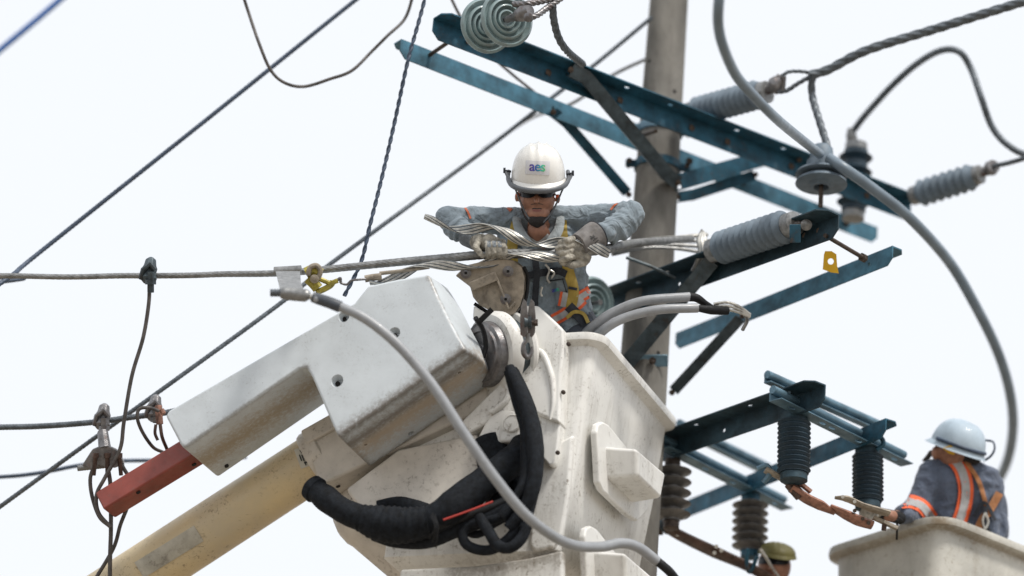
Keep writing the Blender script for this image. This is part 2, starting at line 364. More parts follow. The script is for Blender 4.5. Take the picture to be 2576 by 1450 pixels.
# spacer bolts between the twin arms
def spacer(a, b, parent, r=.012):
    m = MB(); m.cyl(a, b, r, seg=10); m.cyl(b - (b - a).normalized() * .01, b + (b - a).normalized() * .02, r * 2.1, seg=6); m.build('spacer_bolt', M_['bolt'], parent)
spacer(P(1140, 98, .5), P(1079, 140, depth(PH(1079, 128, zA)) - .03), armA)
spacer(P(2075, 592, depth(C1)), P(2170, 648, depth(D1) - .02), armC)
spacer(P(1650, 330, pd - .16), P(1600, 345, pd + .2), armA)
m = MB(); q = PH(2258, 622, zC - .01)
m = MB()  # small lug plates on arm C
m.box(P(1405 * 0 + 2000, 588, depth(C1) - .05), R * .03, F * .01, U * .05); m.build('gusset', M_['steel'], armC, bevel=.004)
for x in (1180, 1380, 1560, 1740, 1830, 1990, 2180):
    q = PH(x, 46 + (x - 1090) * .388, zA) - Z * .065; m = MB(); m.cyl(q - F * .03, q + F * .03, .013, seg=6); m.cyl(q - F * .012, q - F * .006, .022, seg=12); m.build('bolt', M_['bolt'], armA)
for x in (1620, 1735, 1870, 2130):
    q = PH(x, 98 + (x - 1010) * .3957, zA - .01) - Z * .055; m = MB(); m.cyl(q - F * .03, q + F * .03, .013, seg=6); m.cyl(q - F * .012, q - F * .006, .022, seg=12); m.build('bolt', M_['bolt'], armB)
# right arm end bolt heads
for x in (2025, 2060): 
    y = 46 + 0; q = PH(x, 546 + (2112 - x) * .36, zC) - Z * .04 - F * .01
    m = MB(); m.cyl(q - F * .03, q + F * .02, .018, seg=6); m.build('bolt', M_['bolt'], armC)

# ---------------------------------------------------------------- insulators
def insulator(kind, p0, p1, label, group, mt, body_r, shed_r, sheds, name, shed_t=.25, fit='alu', alt=1.0):
    L = (p1 - p0).length; e = thing(name, p0, label, 'insulator', group); e.matrix_world = axis_matrix(p0, p1 - p0)
    WL[e.name] = Vector((0, 0, 0)); O = Vector((0, 0, 0)); mcap = .08 * L
    prof = [(body_r * .6, mcap * .9), (body_r, mcap)]
    pitch = (L - 2 * mcap) / sheds
    prof_core = [(body_r, mcap * .9), (body_r, L - mcap * .9)]
    m = MB(); m.lathe(prof_core, O, Z, 24); m.build('core', M_[mt], e, local=True)
    for i in range(sheds):
        h = mcap + pitch * (i + .18); r = shed_r * (alt if i % 2 else 1)
        m = MB(); m.lathe([(body_r * .98, h - pitch * .05), (body_r + (r - body_r) * .35, h + pitch * .06), (r * .9, h + pitch * .16), (r, h + pitch * .23), (r * .97, h + pitch * (.23 + .1 * shed_t)), (body_r + (r - body_r) * .4, h + pitch * (.33 + .2 * shed_t)), (body_r * .98, h + pitch * (.45 + .5 * shed_t))], O, Z, 28)
        m.build('shed', M_[mt], e, local=True, smooth=60)
    for a, b in ((-.02, mcap), (L - mcap, L + .02)):
        m = MB(); m.lathe([(body_r * .6, a), (body_r * .92, a + .006), (body_r * .92, b - .004), (body_r * .7, b)], O, Z, 20); m.build('end_fitting', M_[fit], e, local=True)
    return e
dC = lambda x: depth(PH(x, 752 - (x - 1538) * .369, zC))
G1 = 'long grey insulators anchoring lines to the crossarms'
insulator('rod', P(1735, 286, pd + .1), P(1925, 233, pd - .25), 'long ribbed grey insulator just right of the pole, with a clamp toward the upper right', G1, 'polymer', px(31, pd), px(38, pd), 11, 'strain_insulator', 1.4)
insulator('rod', P(1795, 630, dC(1795) - .14), P(1995, 564, dC(1995) - .14), 'long ribbed grey insulator lying along the dark lower crossarm beside the frayed strands', G1, 'polymer', px(32, pd), px(42, pd - .4), 11, 'strain_insulator', 1.0)
insulator('rod', P(2300, 492, pd + .6), P(2462, 440, pd + .35), 'grey ribbed insulator nearest the right edge, ending in a round clamp', G1, 'polymer', px(27, pd), px(36, pd), 7, 'strain_insulator', 1.3)
# clamps for these
def clamp_lug(pts, r, label, name='dead_end_clamp', mt='forge', group='dead-end clamps', cat='clamp'):
    p = spl(pts, 6); m = MB(); m.tube(p, r, 12); return tag(m.build(name, M_[mt]), label, cat, group)
c1 = clamp_lug([P(1918, 234, pd - .25), P(1940, 222, pd - .27), P(1955, 210, pd - .28), P(1968, 202, pd - .3)], [.022, .03, .05, .045, .02], 'cast clamp holding the twisted conductor at the end of the insulator right of the pole')
m = MB(); m.tube([P(1955, 192, pd - .28), P(1972, 196, pd - .3), P(1970, 225, pd - .3), P(1950, 232, pd - .28)], .016, 8); m.build('thimble', M_['forge'], c1)
m = MB(); m.tube(spl([P(1700, 292, pd - .05), P(1722, 284, pd), P(1740, 288, pd + .08)], 4), [.025, .014, .02], 8); m.build('shackle', M_['alu'], c1)
c2 = clamp_lug([P(2462, 440, pd + .35), P(2478, 432, pd + .35), P(2492, 424, pd + .33), P(2500, 418, pd + .3)], [.02, .03, .048, .042], 'round cast clamp on the insulator nearest the right edge')
m = MB(); m.tube(spl([P(2230, 510, dA(2230)), P(2262, 500, pd + .7), P(2303, 490, pd + .6)], 5), [.03, .035, .03], 12); m.build('eye_rod', M_['steel'], c2)
c3 = clamp_lug([P(1993, 566, dC(1995) - .14), P(2010, 562, dC(1995) - .15), P(2030, 566, dC(1995) - .16)], [.016, .024, .012], 'small shackle at the upper end of the insulator along the lower crossarm')
m = MB(); m.lathe([(.012, -.02), (.032, -.01), (.032, .01), (.012, .02)], P(2028, 566, dC(1995) - .18), F, 16); m.build('pin_head', M_['alu'], c3)
# disc insulators on the top left
AX = (P(1275, 48, -.55) - P(1222, 66, -.40)); AXn = (-F * .86 + R * .44 + U * .14).normalized()
def disc(p, label, mt='porcelain', s=1.0, ax=AXn, group='disc insulators'):
    e = thing('disc_insulator', p, label, 'insulator', group); e.matrix_world = axis_matrix(p, ax, s); WL[e.name] = Vector((0, 0, 0)); O = Vector((0, 0, 0))
    r = .155; prof = [(.03, -.06), (.045, -.055), (.075, -.045), (.12, -.03), (r, .0), (r + .002, .012), (r - .012, .022), (r - .022, .008), (.118, .0), (.114, .026), (.104, .028), (.098, .0), (.086, -.004), (.082, .022), (.073, .024), (.067, -.004), (.055, -.008), (.052, .016), (.043, .018), (.036, -.012), (.02, -.016)]
    m = MB(); m.lathe(prof, O, Z, 48); m.build('shell', M_[mt], e, local=True, smooth=70)
    m = MB(); m.lathe([(.02, -.11), (.036, -.10), (.045, -.06), (.03, -.05)], O, Z, 20); m.build('cap', M_['forge'], e, local=True)
    m = MB(); m.lathe([(.011, -.02), (.011, .06), (.018, .065), (.016, .075)], O, Z, 12); m.build('pin', M_['forge'], e, local=True)
    return e
print('pole depth', dpole)
disc(P(1222, 66, .16), 'sea-grey porcelain disc partly hidden behind its twin at the top of the crossarm')
disc(P(1273, 49, -.02), 'front sea-grey porcelain disc with concentric rings at the top, hiding part of its twin')
disc(P(1490, 764, .95), 'sea-grey porcelain disc behind the lineman hip, half hidden', ax=(R * .62 - F * .75 + U * .1).normalized())
disc(P(1472, 772, 1.07), 'second disc further behind the lineman hip, only its edge showing', ax=(R * .62 - F * .75 + U * .1).normalized())
cl = clamp_lug([P(1275, 50, -.10), P(1298, 42, -.16), P(1316, 34, -.20), P(1334, 26, -.24)], [.018, .022, .04, .046, .03], 'steel socket clamp in the middle of the front porcelain disc')
m = MB(); m.lathe([(.01, -.02), (.026, -.012), (.026, .012), (.01, .02)], P(1330, 44, -.26), (F + R * .4), 12); m.build('pin_head', M_['forge'], cl)
# pin insulator with cable on its head
def pin_ins(x, y, d, mt, label, s=1.0):
    p = P(x, y, d); e = thing('pin_insulator', p, label, 'insulator', 'pin insulators on the crossarms'); e.matrix_world = axis_matrix(p, (Z + F * .02 - R * .02), s); WL[e.name] = Vector((0, 0, 0)); O = Vector((0, 0, 0))
    for nm, prof in (('upper_shed', [(.05, .05), (.085, .045), (.128, .03), (.134, .018), (.125, .012), (.06, .02)]), ('lower_shed', [(.05, .015), (.09, .01), (.128, -.018), (.133, -.03), (.12, -.036), (.072, -.03), (.058, -.034), (.052, -.05), (.04, -.05), (.036, -.02)])):
        m = MB(); m.lathe(prof, O, Z, 40); m.build(nm, M_[mt], e, local=True, smooth=60)
    m = MB(); m.lathe([(.05, .03), (.078, .05), (.078, .095), (.06, .10), (.062, .12), (.056, .17), (.045, .185), (.03, .19)], O, Z, 32); m.build('head', M_[mt], e, local=True)
    m = MB(); m.lathe([(.012, -.16), (.012, .0)], O, Z, 10); m.build('pin', M_['bolt'], e, local=True)
    return e
pin_ins(2066, 450, pd - .55, 'polymer', 'grey two-skirted pin insulator with cables tied on its head, seen from below', 1.12)
def post(x0, y0, d0, L, mt, r, rb, n, label, fit='steel', down=None, alt=1.0, st=.25):
    p0 = P(x0, y0, d0); dn = down or (-Z - R * .0); return insulator('post', p0, p0 + dn.normalized() * L, label, 'post insulators of the switch rack', mt, rb, r, n, 'post_insulator', st, fit, alt)
post(2154, 368, pd + .9, .48, 'polymer_dark', .105, .075, 4, 'dark blurred pin post standing on the far end of the upper crossarm', 'alu', alt=1.0)
m = MB(); m.tube(spl([P(2140, 322, pd + .9), P(2142, 345, pd + .9), P(2150, 380, pd + .9)], 4), [.02, .035, .03], 10); tag(m.build('wire_clamp', M_['alu']), 'pale blurred clamp on top of the dark pin post at the right', 'clamp')
# ---------------------------------------------------------------- switch rack at the lower right
GR = 'steel bars of the switch rack'
zF = P(1720, 1118, dpl(1118) + .28).z
F0 = PH(1652, 1118, zF); F1 = PH(2078, 968, zF); towF = Vector(((F1 - F0).y, -(F1 - F0).x, 0)).normalized()
armF = angle_bar('crossarm', F0, F1, towF, 'dark perforated crossarm on the lower right, sloping up from the bucket', w=.125, holes=(.30, .62, .84), mt='steel_mid', webholes=(.42,))
E0 = PH(1720, 1262, zF - .02); E1 = PH(2228, 1052, zF - .02)
armE = angle_bar('crossarm', E0, E1, -towF, 'rear crossarm of the switch rack, ending in a chamfered tip at the right', w=.11, mt='steel')
dF = depth(F1)
def channel(p0, p1, label, w=.088, h=.10, holes=(), name='rack_channel'):
    a = (p1 - p0).normalized(); L = (p1 - p0).length; s = a.cross(Z).normalized();
    if s.dot(F) > 0: s = -s
    up = s.cross(a).normalized(); up = up if up.z > 0 else -up; t = .006; m = MB()
    # bottom plate with slots, two lips, rounded top ridge
    m.extrude([p0, p0 + s * w, p1 + s * w, p1], -up * t, [circ(p0 + a * (hh * L) + s * w * .5, a, s, .013, 10, 2.2) for hh in holes])
    m.extrude([p0, p1, p1 + up * h * .55, p0 + up * h * .55], s * t)
    m.tube([p0 + up * h * .62 + s * .02, p1 + up * h * .62 + s * .02], .024, 12)
    return tag(m.build(name, M_['steel_light']), label, 'steel bar', GR)
zG = zF - .06
dG = depth(PH(1990, 1020, zF)) - .12
g0 = P(1935, 1008, dG - .22); g1 = P(2266, 1175, dG + .0)
zH = zG - .12
g1 = PH(2266, 1172, g0.z)
gch = channel(g0, g1, 'light steel channel sloping down right above the two black post insulators', holes=(.12, .35, .42, .62, .9))
h0 = P(1655, 1128, pr - .62); h1 = PH(1965, 1283, h0.z)
hch = channel(h0, h1, 'light steel channel sloping down right above the two grey-brown post insulators', holes=(.08, .33, .55, .9))
j0 = P(1922, 962, dG + .1); j1 = PH(2210, 1090, j0.z)
jch = channel(j0, j1, 'rear steel channel whose rounded tip juts out at the upper left of the rack', w=.05, h=.07)
k0 = P(1700, 1085, pr + .1); k1 = PH(1925, 1195, k0.z)
channel(k0, k1, 'rear steel channel low behind the grey-brown insulators', w=.05, h=.08)
m = MB(); m.tube(spl([P(2190, 1095, dG + .3), P(2215, 1100, dG + .28), P(2222, 1118, dG + .26), P(2205, 1132, dG + .25)], 5), .014, 8); tag(m.build('hook_eye', M_['steel']), 'small steel hook under the chamfered tip of the rear rack arm', 'hook')
m = MB(); m.tube(spl([P(1905, 1180, dG - .1), P(1930, 1172, dG - .1), P(1935, 1195, dG - .1), P(1920, 1215, dG - .1)], 5), .016, 8); tag(m.build('hook_eye', M_['steel_light']), 'small steel hook at the end of the lower rack channel', 'hook')
DN = (-Z + R * .04).normalized()
post(1692, 1163, pr - .5, .39, 'polymer_brown', .113, .05, 5, 'grey-brown post insulator tucked beside the white bucket', 'bolt', DN, st=.5)
post(1888, 1252, depth(PH(1888, 1250, h0.z)) - .06, .36, 'polymer_brown', .108, .06, 6, 'blurred grey-brown post insulator above the copper blade and the third worker', 'steel', DN, st=.6)
post(1998, 1050, dG - .02, .36, 'polymer_dark', .094, .083, 11, 'black post insulator in the middle of the switch rack', 'steel_mid', DN, st=.8)
post(2183, 1135, depth(PH(2183, 1135, g0.z)) - .04, .33, 'polymer_dark', .090, .079, 11, 'black post insulator near the second worker', 'steel_mid', DN, st=.8)
# switch blades
def blade(pts, ws, label, mt='copper', t=.02, name='switch_blade'):
    m = MB(); p = spl(pts, 6); m.tube(p, ws, 8, flat=.45); return tag(m.build(name, M_[mt], smooth=30), label, 'switch blade', 'copper knife switches')
dS = dG - .1
b1 = blade([P(1925, 1182, dS), P(1960, 1200, dS), P(1990, 1222, dS)], [.035, .03, .03], 'narrow copper contact arm under the middle black insulator', 'cast')
m = MB(); m.bar(P(1985, 1215, dS), P(2015, 1250, dS), .05, .05); m.build('hinge_block', M_['copper_brown'], b1, bevel=.004)
b2 = blade([P(1990, 1228, dS), P(2030, 1255, dS), P(2065, 1272, dS), P(2100, 1292, dS)], [.045, .05, .05, .02], 'reddish copper switch blade pointing to the second worker hand', 'copper')
m = MB(); m.bar(P(2005, 1210, dS), P(2040, 1238, dS), .03, .02); m.build('contact_finger', M_['copper'], b2, bevel=.003)
b3 = blade([P(2088, 1275, dS), P(2130, 1296, dS), P(2160, 1310, dS), P(2195, 1322, dS)], [.03, .05, .055, .045], 'long copper switch contact below the black glove', 'copper')
for x, y in ((2150, 1285), (2170, 1305), (2185, 1316)):
    m = MB(); m.cyl(P(x, y, dS - .05), P(x, y, dS), .012, seg=6); m.build('bolt', M_['bolt'], b3)
m = MB(); m.bar(P(2196, 1302, dS), P(2258, 1330, dS), .03, .02); m.build('terminal_bar', M_['cast'], b3, bevel=.003)
m = MB(); m.cyl(P(2223, 1335, dS), P(2225, 1318, dS), .014, seg=8); m.build('terminal_bolt', M_['copper_brown'], b3)
# cast contact held near the glove
cc = blade([P(2100, 1252, dS - .1), P(2130, 1255, dS - .1), P(2165, 1270, dS - .08), P(2200, 1282, dS - .05), P(2235, 1292, dS - .03)], [.016, .034, .030, .038, .036], 'cast grey cable lug with two holes above the copper contact', 'cast', name='cable_lug')
for hx, hy in ((2120, 1250), (2150, 1262)):
    m = MB(); m.cyl(P(hx, hy, dS - .14), P(hx, hy, dS - .06), .010, seg=10); m.build('hole_bush', M_['alu_bright'], cc)
b4 = blade([P(1672, 1325, pr - .52), P(1720, 1352, pr - .5), P(1800, 1390, pr - .46), P(1880, 1425, pr - .42), P(1960, 1470, pr - .4)], [.05, .055, .06, .05, .045], 'dark brown switch blade running from the pole toward the third worker', 'copper_brown')
for (x, y) in ((1802, 1375), (1815, 1385), (1797, 1391), (1705, 1345)):
    m = MB(); m.cyl(P(x, y, pr - .54), P(x, y, pr - .46), .012, seg=8); m.build('rivet', M_['alu_bright'], b4)
m = MB(); m.bar(P(1665, 1335, pr - .5), P(1690, 1310, pr - .5), .06, .05); m.build('hinge_block', M_['steel_dark'], b4, bevel=.004)
m = MB(); m.bar(P(1640, 1305, pr - .35), P(1680, 1318, pr - .45), .10, .06); bk = tag(m.build('terminal_block', M_['steel_dark'], bevel=.006), 'bolted steel block on the pole below the grey-brown insulator', 'bracket')
for x, y in ((1640, 1333), (1662, 1338)):
    m = MB(); m.cyl(P(x, y - 18, pr - .42), P(x, y + 8, pr - .42), .016, seg=6); m.build('bolt', M_['bolt'], bk)
m = MB(); m.tube(spl([P(1882, 1380, pr - .5), P(1878, 1410, pr - .5), P(1886, 1440, pr - .5), P(1905, 1400, pr - .5)], 5), .012, 8); tag(m.build('wire_loop', M_['steel']), 'thin wire loop under the blurred grey-brown insulator', 'wire')
m = MB(); m.bar(P(1668, 1048, pr - .18), P(1684, 1048, pr - .2), .05, .06); tag(m.build('terminal_block', M_['steel'], bevel=.01), 'small rounded steel block peeking out under the bucket rim', 'bracket')

# ---------------------------------------------------------------- lines and cables
def wire(pts, r, name, label, mt='wire', seg=10, cat='wire', group='overhead lines', lobes=0, pitch=.12, amp=.12, step=None, per=8, parent=None, sag=0):
    p = spl([P(*q) for q in pts], per)
    if lobes: p = resample(p, step or pitch / 14)
    m = MB(); m.tube(p, r, seg, lobes=lobes, amp=amp, pitch=pitch); o = m.build(name, M_[mt], parent, smooth=80)
    return tag(o, label, cat, group) if not parent else o
wire([(-260, 340, -2.6), (10, 118, -2.6), (160, -8, -2.6), (400, -220, -2.6)], .014, 'wire', 'thick strongly blurred blue wire across the top left corner', 'wire_blue')
wire([(1150, -200, 1.5), (905, -8, 1.3), (540, 285, 1.0), (100, 635, .6), (34, 690, .3), (-60, 755, .1)], px(6), 'wire', 'long straight dark conductor rising from the left edge to the top', 'wire_dark', 18, lobes=6, pitch=.16)
wire([(590, -90, .8), (612, -10, .8), (628, 40, .8), (652, 110, .7), (680, 175, .7), (715, 208, .7), (765, 218, .8), (830, 199, .8), (885, 178, .8), (935, 130, .9), (975, 90, .9), (1018, 48, 1), (1038, -10, 1), (1045, -60, 1)], px(4.3), 'wire', 'thin slack jumper wire hanging in a loop at the top left')
wire([(1080, -60, .5), (1068, 0, .5), (1052, 60, .45), (1035, 120, .4), (1020, 180, .35), (990, 320, .3), (960, 450, .2), (930, 570, .1), (908, 660, .05), (866, 745, .0)], px(5), 'wire', 'twisted thin wire dropping past the left tip of the crossarm', 'wire_dark', 14, lobes=2, amp=.45, pitch=.11, step=.008)
wire([(1640, 44, pd + .35), (1500, 160, pd + .25), (1390, 245, pd + .15), (1210, 385, 1.5), (830, 665, .8), (690, 775, .6), (380, 1000, .4), (220, 1115, .4), (0, 1275, .4), (-200, 1420, .4)], px(6), 'wire', 'long straight stranded conductor crossing behind the boom and the lineman cable', 'alu_dark', 18, lobes=6, pitch=.14)
wire([(1650, 138, pd + .5), (1540, 190, pd + .6), (1440, 260, pd + .5), (1330, 300, 2.6), (1215, 378, 2.5)], px(5), 'wire', 'short pale blurred wire left of the pole, above the white helmet', 'alu')
wire([(-200, 1078, .3), (0, 1075, .3), (110, 1072, .3), (240, 1062, .25), (330, 1050, .25), (430, 1036, .25), (560, 1005, .3), (820, 960, .5)], px(7.5), 'conductor', 'stranded conductor entering at the left edge and passing two clamps above the red arm', 'alu_dark', 24, lobes=8, pitch=.14, cat='cable')
wire([(-200, 1205, 1.2), (0, 1200, 1.2), (100, 1190, 1.2), (200, 1171, 1.2), (300, 1160, 1.3), (420, 1158, 1.4), (620, 1150, 1.5)], px(5.5), 'wire', 'blurred wire low at the left, behind the three-way clamp', 'wire_dark')
cl1 = wire([(376, 712, .0), (374, 765, 0), (360, 850, .0), (332, 945, .0), (312, 1060, 0), (302, 1130, 0), (265, 1200, 0), (243, 1245, 0), (248, 1290, 0), (278, 1326, 0)], px(5), 'wire', 'thin brown wire hanging from the upper clamp down to the knot', 'wire')
wire([(243, 1155, .05), (236, 1175, .05), (227, 1205, .05), (232, 1250, .05), (250, 1300, .03), (277, 1325, .02)], px(5), 'wire', 'left branch wire curving below the three-way clamp')
wire([(270, 1155, .05), (272, 1180, .05), (278, 1225, .05), (279, 1330, .05), (277, 1400, .05), (276, 1520, .05)], px(5.5), 'wire', 'middle branch wire falling straight below the three-way clamp')
wire([(300, 1160, .05), (312, 1180, .05), (330, 1215, .05), (325, 1262, .06), (303, 1320, .08), (285, 1380, .1), (235, 1465, .1)], px(5), 'wire', 'right branch wire bowing over the red arm')
wire([(398, 1034, .05), (375, 1026, 0), (350, 1030, 0), (346, 1055, .0), (360, 1090, .05), (385, 1125, .1), (410, 1138, .15)], px(4.5), 'wire', 'small looped wire beside the upper bronze clamp')
wire([(392, 1068, .05), (390, 1090, .05), (397, 1108, .05)], px(4), 'wire', 'short wire hanging under the bronze clamp', 'copper_brown')
wire([(403, 1068, .05), (408, 1100, .05), (420, 1130, .1)], px(4.5), 'wire', 'second short wire hanging under the bronze clamp, closer to the boom', 'copper_brown')
# right side
BT = pd - .3
wire([(2036, 190, BT), (2085, 175, BT), (2180, 127, BT - .05), (2350, 74, BT - .1), (2580, 3, BT - .2), (2800, -60, BT - .3)], px(12.5), 'conductor', 'thick twisted conductor rising to the upper right corner', 'alu_dark', 20, lobes=4, amp=.2, pitch=.32, step=.02, cat='cable')
wire([(1966, 192, BT), (1985, 181, BT), (2015, 180, BT), (2045, 185, BT)], px(5), 'wire_grip', 'upper twisted leg of the grip looping from the clamp right of the pole', 'alu_dark', 12, lobes=3, amp=.3, pitch=.1, cat='wire grip')
wire([(1955, 232, BT), (1980, 228, BT), (2005, 212, BT), (2040, 192, BT)], px(6), 'wire_grip', 'lower twisted leg of the grip looping from the clamp right of the pole', 'alu_dark', 12, lobes=3, amp=.3, pitch=.1, cat='wire grip')
wire([(2050, 185, BT), (2042, 205, BT), (2044, 245, BT), (2060, 300, BT - .1), (2083, 372, pd - .5)], px(10), 'conductor', 'short twisted jumper dropping onto the grey pin insulator', 'alu_dark', 20, lobes=4, amp=.2, pitch=.25, step=.015, cat='cable')
wire([(1820, -80, -1.6), (1808, 10, -1.6), (1808, 70, -1.5), (1822, 125, -1.4), (1852, 190, -1.1), (1895, 240, -.9), (1960, 305, -.5), (2062, 388, pd - .6)], px(12.5), 'insulated_cable', 'grey insulated cable curving from the top down to the pin insulator', 'blue_jacket', 16, cat='cable')
wire([(2085, 398, pd - .62), (2130, 428, pd - .7), (2200, 478, pd - .6), (2290, 550, pd - .4), (2385, 655, pd), (2450, 762, pd + .2), (2508, 880, pd + .5), (2540, 985, pd + .8), (2548, 1080, pd + 1.2), (2530, 1170, pd + 1.6), (2485, 1245, pd + 2), (2400, 1340, pd + 2.4)], px(14.5), 'insulated_cable', 'long grey insulated cable sweeping in a big arc down the right side', 'blue_jacket', 18, cat='cable')
wire([(2146, 330, pd + .9), (2170, 298, pd + .85), (2205, 258, pd + .8), (2245, 215, pd + .7), (2305, 162, pd + .6), (2365, 128, pd + .55), (2412, 130, pd + .5), (2442, 172, pd + .5), (2468, 245, pd + .4), (2495, 318, pd + .4), (2535, 365, pd + .35), (2590, 392, pd + .3), (2680, 400, pd + .3)], px(9.5), 'conductor', 'stiff jumper arching high at the right from the dark pin post', 'alu_dark', 20, lobes=6, pitch=.2, cat='cable')
wire([(2500, 418, pd + .3), (2545, 408, pd + .2), (2620, 385, pd)], px(7), 'conductor', 'conductor leaving the right edge from the round clamp', 'alu_dark', 14, lobes=5, pitch=.2, cat='cable')
# top: strands on the front disc clamp
wire([(1292, 10, -.16), (1325, 10, -.21), (1370, 2, -.16), (1440, -18, -.06), (1520, -50, .04)], px(8), 'wire_grip', 'twisted strands over the top of the front porcelain disc', 'forge', 16, lobes=4, amp=.25, pitch=.12, cat='wire grip')
wire([(1326, 46, -.26), (1352, 38, -.24), (1380, 18, -.16), (1412, -5, -.11), (1450, -40, -.06)], px(8), 'wire_grip', 'twisted strands leaving the socket clamp of the front porcelain disc', 'forge', 16, lobes=4, amp=.25, pitch=.12, cat='wire grip')
wire([(1390, 12, -.14), (1393, 50, -.06), (1405, 95, .04), (1428, 130, .14), (1466, 162, .5)], px(9.5), 'wire_grip', 'thick twisted strap dropping from the strands to the upper crossarm', 'alu_dark', 20, lobes=5, amp=.2, pitch=.26, cat='wire grip')
wire([(1120, -40, 1.2), (1137, 0, 1.2), (1160, 45, 1.2), (1200, 105, 1.3), (1240, 145, 1.3), (1292, 190, 1.4), (1335, 225, 1.4), (1400, 280, 1.5), (1412, 296, 1.6)], px(4), 'wire', 'thin brown wire running behind the discs and both upper crossarms')
# foreground grey cable with lug
wire([(786, 748, -1.0), (855, 772, -1.03), (925, 806, -1.06), (1005, 872, -1.1), (1088, 970, -1.15), (1160, 1080, -1.2), (1232, 1185, -1.22), (1312, 1285, -1.2), (1385, 1345, -1.1), (1445, 1372, -.95), (1510, 1376, -.8), (1562, 1367, -.7), (1605, 1377, -.65), (1652, 1412, -.6)], [px(11), px(12.5), px(12.5), px(13)], 'insulated_cable', 'thick light grey cable looping across the white boom head and the bucket in front', 'grey_jacket', 24, cat='cable')
wire([(1648, 1408, -.6), (1668, 1424, -.6), (1690, 1445, -.58), (1730, 1500, -.5)], px(11), 'cable_end', 'dark taped end of the foreground cable at the bottom', 'rubber', 16, cat='cable')
wire([(785, 747, -1.0), (800, 752, -1.0), (830, 762, -1.02), (856, 772.6, -1.03)], [px(12), px(13.5), px(14), px(14)], 'tape_wrap', 'dark grey tape wrapped round the start of the foreground cable', 'tape', 20, cat='tape')
cs = wire([(706, 737, -.98), (716, 738, -.98), (745, 741, -.98), (770, 744, -.99), (778, 746, -.99)], [px(12), px(15.5), px(16), px(15), px(10)], 'compression_sleeve', 'pale metal sleeve on the bare end of the foreground cable', 'alu', 20, cat='connector')
wire([(680, 737, -.98), (700, 737, -.98), (715, 738, -.98)], px(9), 'bare_end', '', 'alu_dark', 24, lobes=8, pitch=.14, parent=cs)
wire([(772, 745, -.99), (788, 748, -1.0)], px(7), 'bare_strand', '', 'alu_bright', 24, lobes=8, pitch=.1, parent=cs)
# the main conductor in the lineman's hands
wire([(-200, 697, .15), (0, 694, .12), (170, 697, .1), (300, 694, .08), (375, 694, .05), (480, 693, .02), (560, 690, .0), (690, 688, -.05), (800, 680, -.08), (1000, 660, -.10), (1140, 648, -.10), (1240, 640, -.10), (1430, 636, -.10), (1520, 628, -.05), (1600, 612, .4), (1740, 600, .9)], [px(7), px(7), px(7.5), px(9.5), px(12), px(12), px(9)], 'main_conductor', 'thick stranded aluminium conductor the lineman grips, running level to the left edge', 'alu', 28, lobes=9, pitch=.30, step=.02, amp=.09, cat='cable')
wire([(-100, 700, .9), (60, 700, .8), (-20, 713, .7)], px(5), 'wire', 'dark end of a wire at the left edge beside the main conductor', 'wire_dark')
def wrap(axp, Rh, pitch, nst, phase, label, r=.0028, spread=.34, tail=None, name='preformed_wrap'):
    ax = resample(spl([P(*q) for q in axp], 8), .012); fr = frames(ax); root = thing(name, ax[0], label, 'wire wrap', 'preformed wire wraps on the main conductor')
    for k in range(nst):
        L = 0; pts = []
        for i, (p, (u, v, t)) in enumerate(zip(ax, fr)):
            if i: L += (p - ax[i - 1]).length
            f = i / (len(ax) - 1); rr = Rh if not callable(Rh) else Rh(f)
            a = phase + 2 * math.pi * L / pitch + k * spread * (1 if not tail else tail(f)) 
            pts.append(p + (u * math.cos(a) + v * math.sin(a)) * (rr + r * .25 * math.sin(k * 1.7 + i * .02)))
        m = MB(); m.tube(pts, r, 6); m.build('strand', M_['alu_bright' if k % 3 else 'alu_dark'], root)
    return root
wrap([(1068, 545, -.12), (1120, 560, -.13), (1200, 578, -.14), (1300, 598, -.14), (1380, 606, -.14), (1450, 622, -.12), (1530, 630, -.08)], lambda f: px(6 + 12 * min(1, f * 5)), px(215), 11, .6, 'springy bright wire wrap above the conductor, its loose tip left of the gloves', spread=.17, tail=lambda f: 1.0 + .5 * (1 - min(1, f * 4)))
wrap([(930, 702, -.16), (1000, 694, -.17), (1100, 672, -.18), (1200, 660, -.18), (1300, 652, -.18), (1430, 640, -.14)], px(15), px(240), 11, 2.2, 'bright wire wrap coiling below the conductor over the boom head', spread=.19)
# left clamps
def blob_clamp(x, y, d, s, label, mt='forge', h=1.0):
    e = thing('line_clamp', P(x, y, d), label, 'clamp', 'hot-line clamps on the left conductors')
    m = MB(); m.lathe([(.012, .10), (.03, .085), (.036, .05), (.045, .03), (.04, -.0), (.05, -.03), (.03, -.05)], P(x, y, d), Z, 7); m.build('body', M_[mt], e, bevel=.004)
    m = MB(); m.tube([P(x - 20, y + 12, d - .02), P(x - 14, y - 12, d - .04), P(x + 2, y - 26, d - .04), P(x + 14, y - 10, d - .03)], .016, 8); m.build('jaw', M_[mt], e)
    m = MB(); m.cyl(P(x + 4, y - 6, d - .05), P(x + 4, y + 46 * h, d - .04), .019, seg=8); m.cyl(P(x + 4, y + 14, d - .05), P(x + 4, y + 26, d - .05), .03, seg=6); m.build('eye_screw', M_[mt], e)
    return e
blob_clamp(375, 690, 0, 1, 'dark clamp where the thin wire hangs from the main conductor', 'steel_dark')
blob_clamp(258, 1058, .2, 1, 'grey clamp above the three-way connector at the far left', 'forge', 1.8)
blob_clamp(388, 1036, .2, 1, 'bronze-and-grey clamp just left of the boom cover', 'forge', .6)
e = thing('three_way_connector', P(262, 1140, .05), 'lumpy cast three-way connector with three wires under it', 'connector')
